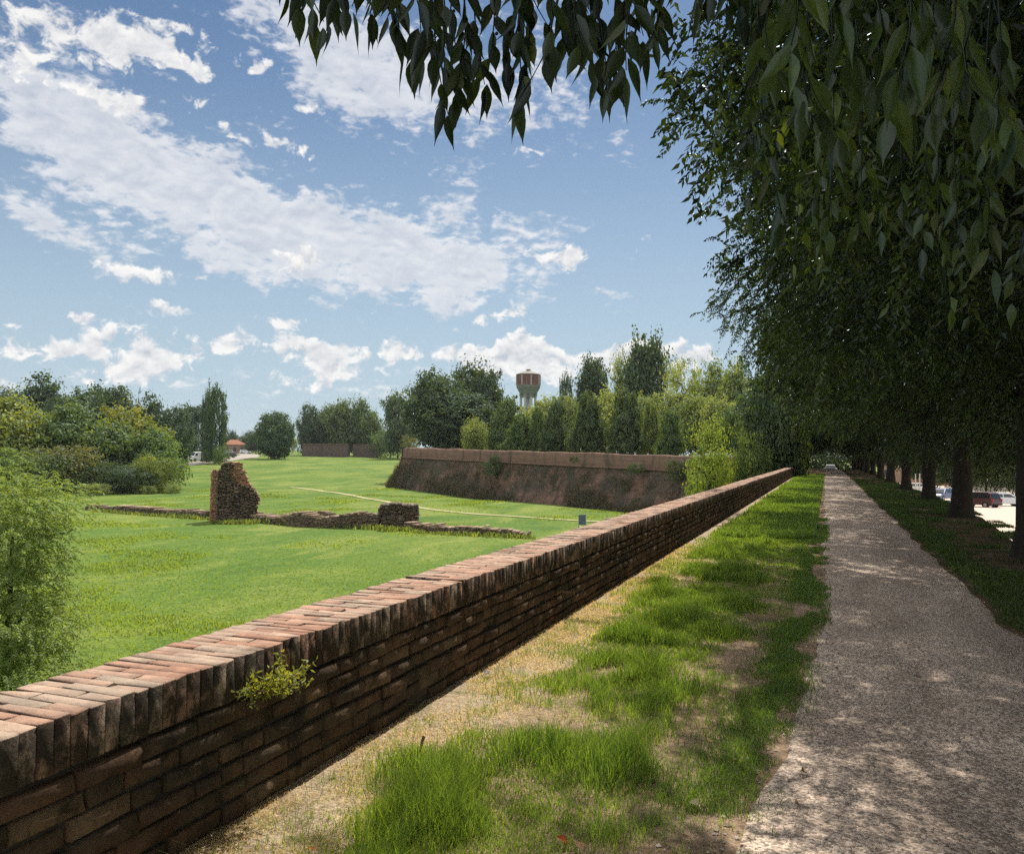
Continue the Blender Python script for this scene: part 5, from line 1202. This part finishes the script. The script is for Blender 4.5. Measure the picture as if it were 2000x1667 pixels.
# ------------------------------------------------------------------ water tower
def water_tower():
    D = 430.0; p = at(1030.5, 880, D); z0 = 0.0; kx = D/F
    t = empty('water_tower', (p[0], p[1], z0), R(10)); tag(t, 'octagonal brick water tower with pale pilasters rising over the trees', 'water tower')
    Z = lambda py: float(at(1030.5, py, D)[2]-z0)
    rT = 23.2*kx; n = 8; rot = R(22.5)
    red = plain('tower_brick', (0.115, 0.048, 0.045), 0.9, 0.1, scale=0.8); pale = plain('tower_pilaster', (0.30, 0.23, 0.20), 0.85, 0.1); gr = plain('tower_concrete', (0.135, 0.145, 0.125), 0.85, 0.1, var=.25, scale=.5)
    rf = plain('tower_roof', (0.21, 0.20, 0.165), 0.8, 0.2, var=.25, scale=.6); dkc = plain('tower_dark', (0.03, 0.03, 0.03), 0.9); wh = plain('tower_column', (0.34, 0.35, 0.37), 0.85)
    MB().lathe([(rT, Z(752.5)), (rT, Z(733))], n, rot=rot).build('tank', red, t)
    for k in range(n):
        a = rot+k*2*PI/n; MB().box((rT*1.0*math.cos(a), rT*1.0*math.sin(a), (Z(753)+Z(733))/2), (0.75, 0.75, Z(733)-Z(753)), a).build('pilaster', pale, t)
    for k in range(n):
        a = k*2*PI/n; ap = rT*math.cos(PI/n); m_ = MB()
        m_.box((ap*math.cos(a), ap*math.sin(a), Z(735)), (0.16, rT*0.62, 0.5), a); m_.box((ap*math.cos(a), ap*math.sin(a), Z(751)), (0.16, rT*0.62, 0.45), a); m_.box((ap*math.cos(a), ap*math.sin(a), (Z(735)+Z(751))/2), (0.10, rT*0.10, Z(735)-Z(751)), a); m_.build('brick_panel', plain('tower_band', (0.16, 0.075, 0.065), 0.9) if k == 0 else bpy.data.materials['tower_band'], t)
    MB().lathe([(rT*1.0, Z(733)+.02), (rT*1.07, Z(732.4)), (rT*1.07, Z(731.2)), (rT*.98, Z(731))], n, rot=rot).build('cornice', plain('tower_cornice', (0.12, 0.10, 0.09), 0.9), t)
    MB().lathe([(rT*1.02, Z(731)+.03), (rT*.5, Z(726.2)), (rT*.20, Z(724))], n, rot=rot).build('roof', rf, t)
    ln = MB().lathe([(rT*.15, Z(724)-.1), (rT*.15, Z(722.4)), (rT*.26, Z(722.2)), (rT*.20, Z(721)), (0.02, Z(720))], n, rot=rot).build('lantern', rf, t)
    MB().lathe([(rT*.74, Z(768.5)), (rT*.78, Z(766)), (rT*.97, Z(758)), (rT*1.01, Z(756)), (rT*1.0, Z(752.5)-.02)], 24).build('tank_bowl', gr, t)
    MB().lathe([(rT*.72, Z(776)), (rT*.72, Z(768.5)-.02)], 24).build('drum', gr, t)
    for k in range(n):
        a = k*2*PI/n+R(8); MB().cyl((rT*.70*math.cos(a), rT*.70*math.sin(a), Z(770.7)), (rT*.745*math.cos(a), rT*.745*math.sin(a), Z(770.7)), 0.62, n=14).build('round_opening', dkc, t)
    for k in range(n):
        a = k*2*PI/n+R(8)+PI/n; x, y = rT*.66*math.cos(a), rT*.66*math.sin(a); m_ = MB(); m_.box((x, y, Z(776)/2), (0.95, 0.95, Z(776)), a); m_.build('column', wh, t)
    for z in (Z(797), Z(825), Z(850)): MB().lathe([(rT*.69, z-.3), (rT*.69, z+.3)], 16).build('ring_beam', gr, t)
    MB().cyl((0, 0, 0), (0, 0, Z(776)), rT*.13, n=10).build('riser_pipe', wh, t)
water_tower()

# ------------------------------------------------------------------ house, far wall, hedge by the road
def house(name, p, rz, L, Wd, H, rh, wallc, roofc, label, nwin=3):
    t = empty(name, tuple(p), rz); tag(t, label, 'house')
    wm = plain('render_'+name+str(int(p[0])), wallc, 0.9, 0.1, var=.15); rm = plain('tiles_'+name+str(int(p[0])), roofc, 0.85, 0.1, var=.3, scale=2); gl = plain('pane', (0.05, 0.06, 0.07), 0.2, 0.5)
    MB().box((0, 0, H/2-.3), (L, Wd, H+.6)).build('wall', wm, t)
    mb = MB(); e = .5; rows = [(-L/2-e, -Wd/2-e, H), (L/2+e, -Wd/2-e, H), (L/2+e, Wd/2+e, H), (-L/2-e, Wd/2+e, H), (-L/2+Wd*.45, 0, H+rh), (L/2-Wd*.45, 0, H+rh)]
    v = [mb.bm.verts.new((x, y, z+.02)) for x, y, z in rows]
    for f in ((0, 1, 5, 4), (1, 2, 5), (2, 3, 4, 5), (3, 0, 4), (3, 2, 1, 0)): mb.bm.faces.new([v[i] for i in f])
    rf = mb.build('roof', rm, t); MB().box((L*.2, .6, H+rh*.85), (.7, .7, 1.6)).build('chimney', wm, rf)
    for k in range(nwin):
        x = (k+.5)/nwin*L-L/2
        for z in ([H*.3, H*.72] if H > 4 else [H*.5]):
            f = MB().box((x, -Wd/2-.02, z), (1.1, .12, 1.4)).build('window', plain('shutter', (0.10, 0.09, 0.07), 0.8) if 'shutter' not in bpy.data.materials else bpy.data.materials['shutter'], t)
            MB().box((x, -Wd/2-.10, z), (.8, .06, 1.1)).build('pane', gl, f)
    return t
hp = at(457, 868, 345); hp[2] = float(zg(hp[0], hp[1])); house('house', hp, 0.75, 8, 6, 3.4, 1.9, (0.30, 0.20, 0.16), (0.27, 0.125, 0.08), 'distant house with an orange tiled roof behind the road', 3)
fw = empty('far_wall', tuple(at(660, 885, 285))); tag(fw, 'long dark brick wall far across the meadow', 'wall')
o = np.array(fw.location); A_ = at(592, 880, 290); B_ = at(735, 880, 280); dv = B_-A_; 
for k in range(3):
    a = A_+dv*k/3; b = A_+dv*(k+1)/3; off = np.array([0, (0, -2.0, 1.2)[k], 0]); mid_ = (a+b)/2+off-o; L = np.linalg.norm((b-a)[:2])
    zt = float(at(600, 867.5, 288)[2]); zb_ = -1.8; rzz = math.atan2((b-a)[1], (b-a)[0])
    w_ = MB().box((mid_[0], mid_[1], (zt+zb_)/2-o[2]), (L-.04, 1.2, zt-zb_), rzz).build('wall_section', plain('far_wall_brick', (0.115, 0.085, 0.075), 0.95, 0.05, var=.35, scale=.4) if k == 0 else bpy.data.materials['far_wall_brick'], fw)
    MB().box((mid_[0], mid_[1], zt+.13-o[2]), (L+.02, 1.5, .26), rzz).build('coping', M['parapet'], w_)
hd = at(413, 890, 232); hd[2] = float(zg(hd[0], hd[1])); t = empty('hedge', tuple(hd), -math.atan2(hd[0], hd[1])-.15); tag(t, 'clipped dark green hedge beside the white van', 'hedge')
g = np.random.default_rng(4); P = np.stack([g.uniform(-2.6, 2.6, 5000), g.uniform(-.8, .8, 5000), g.uniform(0, 2.3, 5000)], 1); D_h = unit(g.normal(0, 1, P.shape))
V, Fc, k = leaf_arrays(P, D_h, unit(g.normal(0, 1, P.shape)), .32, .2); c = obj('foliage', npmesh('foliage', V, Fc, np.repeat(g.random(5000), k)), M['leaf_far'], t); c.color = (0.035, 0.06, 0.02, 1)
V, Fc, k = leaf_arrays(P*[1, 1, .08]+[0, 0, 2.3], D_h, unit(g.normal(0, 1, P.shape)), .3, .2); c = obj('trimmed_top', npmesh('trimmed_top', V, Fc, np.repeat(g.random(5000), k)), M['leaf_far'], t); c.color = (0.09, 0.14, 0.04, 1)

# ------------------------------------------------------------------ vehicles
def paint(name, c): 
    m, t, o = mat(name); p = principled(t, o, c, 0.35, 0.5); p.inputs['Coat Weight'].default_value = 0.6; p.inputs['Coat Roughness'].default_value = 0.08; return m
GLASS = plain('dark_glass', (0.02, 0.024, 0.028), 0.08, 0.6); RUB = plain('rubber', (0.018, 0.018, 0.018), 0.85); RIM = plain('wheel_rim', (0.35, 0.35, 0.36), 0.35, 0.5, metal=.8)
HL = plain('headlight', (0.75, 0.76, 0.78), 0.15, 0.6); TL = plain('tail_light', (0.35, 0.02, 0.015), 0.3, 0.5); TRIM = plain('black_trim', (0.025, 0.025, 0.026), 0.6)
def car(p, rz, c, label, kind='hatch', cat='car', name='parked_car', group=None):
    """x forward; side outline lofted over rounded sections"""
    t = empty(name, tuple(p), rz); tag(t, label, cat, group); pm = paint('paint_'+label.replace(' ', '_')[:24], c)
    if kind == 'van':
        L, Wd, low = 5.2, 1.95, [(-2.6, .35), (-2.6, 1.1), (-2.55, 2.2), (-2.4, 2.36), (0.9, 2.36), (1.35, 2.2), (2.0, 1.35), (2.5, 1.1), (2.6, .8), (2.58, .35)]
        cab = None; r = .34; ax = (-1.55, 1.7)
    else:
        hh = {'hatch': 1.48, 'suv': 1.68, 'estate': 1.5}[kind]; L, Wd = 4.2, 1.76; low = [(-2.08, .30), (-2.12, .62), (-2.05, .95), (-1.2, .98), (.75, .97), (1.75, .84), (2.06, .66), (2.1, .45), (2.05, .28)]
        cab = [(-1.98, .94), (-1.75, hh-.10), (-1.45, hh), (.05, hh), (.35, hh-.06), (1.05, .95)]; r = .32; ax = (-1.28, 1.32)
    def loft(pts, w0, secs):
        mb = MB(); rows = []
        for (f, s) in secs:
            zc = sum(z for _, z in pts)/len(pts); xc = 0
            rows.append([mb.bm.verts.new(((x-xc)*s+xc, w0*f, zc+(z-zc)*s)) for x, z in pts])
        n = len(pts)
        for a, b in zip(rows, rows[1:]):
            for i in range(n): mb.bm.faces.new((a[i], a[(i+1) % n], b[(i+1) % n], b[i]))
        mb.bm.faces.new(rows[0]); mb.bm.faces.new(rows[-1][::-1]); return mb
    loft(low, Wd/2, [(-1, .955), (-.93, .99), (0, 1), (.93, .99), (1, .955)]).build('body', pm, t, smooth=False, bevel=.03)
    if cab:
        mb = MB(); rows = []
        for f in (-1, -.5, .5, 1):
            rows.append([mb.bm.verts.new((x, (Wd/2-.03)*f*(1-.17*max(0, (z-.94))/.56), z)) for x, z in cab])
        n = len(cab)
        for a, b in zip(rows, rows[1:]):
            for i in range(n): mb.bm.faces.new((a[i], a[(i+1) % n], b[(i+1) % n], b[i]))
        mb.bm.faces.new(rows[0]); mb.bm.faces.new(rows[-1][::-1]); mb.build('cabin', pm, t, bevel=.03)
        def quad(nm, pts, off):
            m2 = MB(); a = [m2.bm.verts.new(q) for q in pts]; f = m2.bm.faces.new(a); e = bmesh.ops.extrude_face_region(m2.bm, geom=[f])['geom']
            bmesh.ops.translate(m2.bm, verts=[v for v in e if isinstance(v, bmesh.types.BMVert)], vec=off); return m2.build(nm, GLASS, t)
        W_ = lambda z, k=1.0: (Wd/2-.03)*(1-.17*(z-.94)/.56)*k
        for sgn in (-1, 1):
            for xa, xb, xc_, xd in ((-1.72, -.52, -.55, -1.5), (-.44, .78, .22, -.44)):
                quad('side_window', [(xa, sgn*(W_(1.02)-.005), 1.02), (xb, sgn*(W_(1.02)-.005), 1.02), (xc_, sgn*(W_(hh-.13)-.005), hh-.13), (xd, sgn*(W_(hh-.13)-.005), hh-.13)], (0, sgn*.02, 0))
        quad('windscreen', [(1.0, -W_(1.0)*.88, 1.0), (1.0, W_(1.0)*.88, 1.0), (.40, W_(hh)*.86, hh-.10), (.40, -W_(hh)*.86, hh-.10)], (.035, 0, .03))
        quad('rear_window', [(-1.96, -W_(1.0)*.84, 1.02), (-1.96, W_(1.0)*.84, 1.02), (-1.80, W_(hh)*.82, hh-.17), (-1.80, -W_(hh)*.82, hh-.17)], (-.035, 0, .01))
    else:
        for sgn in (-1, 1):
            m2 = MB(); m2.prism([(.95, 1.35), (1.85, 1.35), (1.42, 2.0), (.95, 2.0)], sgn*Wd/2*.99-.01, sgn*Wd/2*.99+.015); m2.build('side_window', GLASS, t)
        m2 = MB(); a = [m2.bm.verts.new(q) for q in [(2.02, -.8, 1.40), (2.02, .8, 1.40), (1.44, .74, 2.16), (1.44, -.74, 2.16)]]; f = m2.bm.faces.new(a); e = bmesh.ops.extrude_face_region(m2.bm, geom=[f])['geom']
        bmesh.ops.translate(m2.bm, verts=[v for v in e if isinstance(v, bmesh.types.BMVert)], vec=(.04, 0, .035)); m2.build('windscreen', GLASS, t)
    for x in ax:
        for sgn in (-1, 1):
            y = sgn*(Wd/2-.13); w = empty('wheel', (0, 0, 0)); bpy.data.objects.remove(w)
            w = MB().cyl((x, y-.11, r), (x, y+.11+.0, r), r, n=22).build('wheel', RUB, t); y2 = y+sgn*.115; MB().cyl((x, y2-.015, r), (x, y2+.015, r), r*.62, n=16).build('rim', RIM, w)
            m2 = MB(); m2.cyl((x, sgn*(Wd/2-.18), r+.02), (x, sgn*(Wd/2+.004), r+.02), r*1.16, n=22); m2.build('wheel_arch', TRIM, t)
            w.location.y = sgn*.03
    zl = .68 if cab else .85; xf = 2.0 if cab else 2.5
    for sgn in (-1, 1):
        MB().box((xf, sgn*Wd*.35, zl), (.22, .36, .15)).build('headlight', HL, t, bevel=.03); MB().box((-2.05 if cab else -2.56, sgn*Wd*.42, .85 if cab else 1.1), (.16, .14, .32)).build('tail_light', TL, t, bevel=.02)
        MB().box((.72 if cab else 1.75, sgn*(Wd/2+.08), 1.03 if cab else 1.4), (.14, .18, .13)).build('mirror', pm, t, bevel=.03)
    for x in (xf+.06, -2.1 if cab else -2.58): MB().box((x, 0, .42), (.16, Wd*.86, .16)).build('bumper', TRIM, t, bevel=.03)
    return t
vp = at(389, 890, 232); vp[2] = float(zg(vp[0], vp[1]))+.12; va = math.atan2(vp[0], vp[1])
car(vp, PI-va+.55, (0.78, 0.79, 0.80), 'white van on the road in front of the thicket', 'van', 'van', 'parked_van')
q = at(447, 885, 262); q[2] = float(zg(q[0], q[1]))+.12; car(q, -PI/2-.75, (0.05, 0.05, 0.06), 'dark car driving along the road behind the poplar', 'hatch', name='car')
q = at(443, 880, 300); q[2] = float(zg(q[0], q[1]))+.12; car(q, -PI/2-.75, (0.45, 0.46, 0.48), 'pale car farther back on the road behind the poplar', 'estate', name='car')
q = at(480, 876, 335); q[2] = float(zg(q[0], q[1]))+.12; car(q, .4, (0.7, 0.71, 0.72), 'white car parked before the orange roofed house', 'estate')
def street_car(px, py, rz, c, lab, kind):
    z = LOW+.36; q = onz(px, py, z); q[2] = z; return car(q, rz, c, lab, kind, group='cars parked on the street')
street_car(1838, 977, -2.1, (0.03, 0.07, 0.22), 'blue car between two trunks of the avenue', 'hatch')
street_car(1912, 990, 2.4, (0.07, 0.022, 0.022), 'dark red car beside the silver one', 'suv')
street_car(1962, 988, .25, (0.62, 0.66, 0.70), 'silver white car left of the rightmost trunk', 'estate')
street_car(1795, 962, .2, (0.72, 0.72, 0.72), 'white car seen between the slimmer avenue trunks', 'hatch')
q = np.array([.55, 152, float(zr(.5, 152))]); car(q, -PI/2, (0.02, 0.02, 0.025), 'dark car at the far end of the gravel path', 'suv')

# ------------------------------------------------------------------ sign, low panel, right-hand background
sp = G(1137, 1031); t = empty('information_sign', tuple(sp), -math.atan2(sp[0], sp[1])+.25); tag(t, 'small blue grey information board standing on the meadow', 'sign')
bl = plain('sign_panel', (0.10, 0.135, 0.19), 0.5, 0.3, var=.5, scale=6); gp = plain('sign_post', (0.42, 0.44, 0.46), 0.5, 0.4, metal=.3)
MB().box((0, 0, .63), (.52, .035, .78)).build('panel', bl, t)
for x in (-.29, .29): MB().box((x, 0, .50), (.045, .05, 1.05)).build('post', gp, t)
MB().box((0, 0, .08), (.6, .12, .06)).build('foot_plate', gp, t)
sp = G(1185, 1022); t = empty('lectern_panel', tuple(sp), -math.atan2(sp[0], sp[1])); tag(t, 'small dark slanted panel half hidden behind the parapet wall', 'panel')
mb = MB(); mb.prism([(-.28, .32), (.28, .40), (.28, .46), (-.28, .38)], -.2, .2); mb.build('top_board', plain('panel_top', (0.25, 0.26, 0.22), 0.6), t); MB().box((0, 0, .15), (.34, .12, .36)).build('stand', plain('panel_wood', (0.06, 0.05, 0.035), 0.9), t)
z = LOW+.3
for i, (px, y, c, lab) in enumerate([(1792, 200, (0.42, 0.33, 0.24), 'pale plastered house behind the slimmer avenue trunks'), (1850, 185, (0.48, 0.27, 0.20), 'pinkish house wall behind the blue car'), (1960, 168, (0.40, 0.36, 0.30), 'house behind the silver car under the leaves')]):
    q = at(px, 900, y); q[2] = z; house('house', q, -.12, 15, 9, 6.5, 2.5, c, (0.30, 0.13, 0.07), lab, 4)
for i, (px, d, w, lab) in enumerate([(1870, 150, 8, 'dark street tree behind the second trunk'), (1925, 140, 7, 'street tree behind the dark red car'), (1985, 135, 8, 'street tree behind the silver car'), (1815, 160, 7, 'street tree left of the blue car')]):
    q = at(px, 900, d); t = empty('street_tree', (q[0], q[1], z)); tag(t, lab, 'tree', 'trees along the street'); cm, tm = PROTO['broad'][i]
    c = obj('crown', cm, None, t); c.scale = (w, w, 8.5); c.color = (0.05, 0.08, 0.02, 1); b = obj('trunk', tm, None, t); b.scale = (w, w, 8.5)
for i, px in enumerate((1788, 1796, 1803)):
    q = at(px, 920, 128); q[2] = z; t = MB().cyl((0, 0, -.2), (0, 0, 3.0), .09, .07, 10).cyl((0, 0, 3.0), (0, 0, 3.15), .12, .05, 10).build('fence_post', plain('post_white', (0.6, 0.58, 0.52), 0.7) if i == 0 else bpy.data.materials['post_white'], None, tuple(q))
    tag(t, ['left one of three slim pale posts behind the trunks', 'middle one of three slim pale posts behind the trunks', 'right one of three slim pale posts behind the trunks'][i], 'post', 'pale posts by the street')

# rough grass and weeds that grow up against the ruins
def ruin_weeds():
    g = np.random.default_rng(77); Xs, Ys = [], []
    for (a, b, n) in [((178, 997), (416, 1014), 700), ((413, 1021), (500, 1021), 500), ((497, 1019), (742, 1033), 900), ((738, 1034), (818, 1034), 500), ((800, 1037), (1040, 1049), 800)]:
        A, B = G(*a), G(*b); u = g.random(n); nn = unit(np.array([[-A[0], -A[1]]]))[0]
        k = 0.75+np.abs(g.normal(0, .5, n)); Xs.append(A[0]+(B[0]-A[0])*u+nn[0]*k); Ys.append(A[1]+(B[1]-A[1])*u+nn[1]*k)
    X, Y = np.concatenate(Xs), np.concatenate(Ys); h = g.uniform(.12, .5, len(X))*(.4+fbm(X*.4, Y*.4, 6))
    grass_obj('rough_grass', [blades(X, Y, h, g.uniform(.05, .14, len(X)), np.clip(g.normal(.6, .25, len(X)), 0, 1), .5, 78, zg)], 'rough grass and weeds along the foot of the ruins', (0.13, 0.17, 0.045))
ruin_weeds()

# ------------------------------------------------------------------ summer haze
mb = MB(); mb.box((0, 0, 20.0), (5400, 5400, 53.0)); hz_m, hz_t, hz_o = mat('haze_air')
pv = hz_t.new('ShaderNodeVolumePrincipled'); pv.inputs['Color'].default_value = (0.80, 0.88, 1.0, 1); pv.inputs['Density'].default_value = 0.00009; pv.inputs['Anisotropy'].default_value = 0.2
hz_t.l.new(pv.outputs[0], hz_o.inputs[1]); tag(mb.build('haze', hz_m), 'thin summer haze over the far meadow and trees', 'haze', kind='stuff')
sc.cycles.volume_bounces = 0
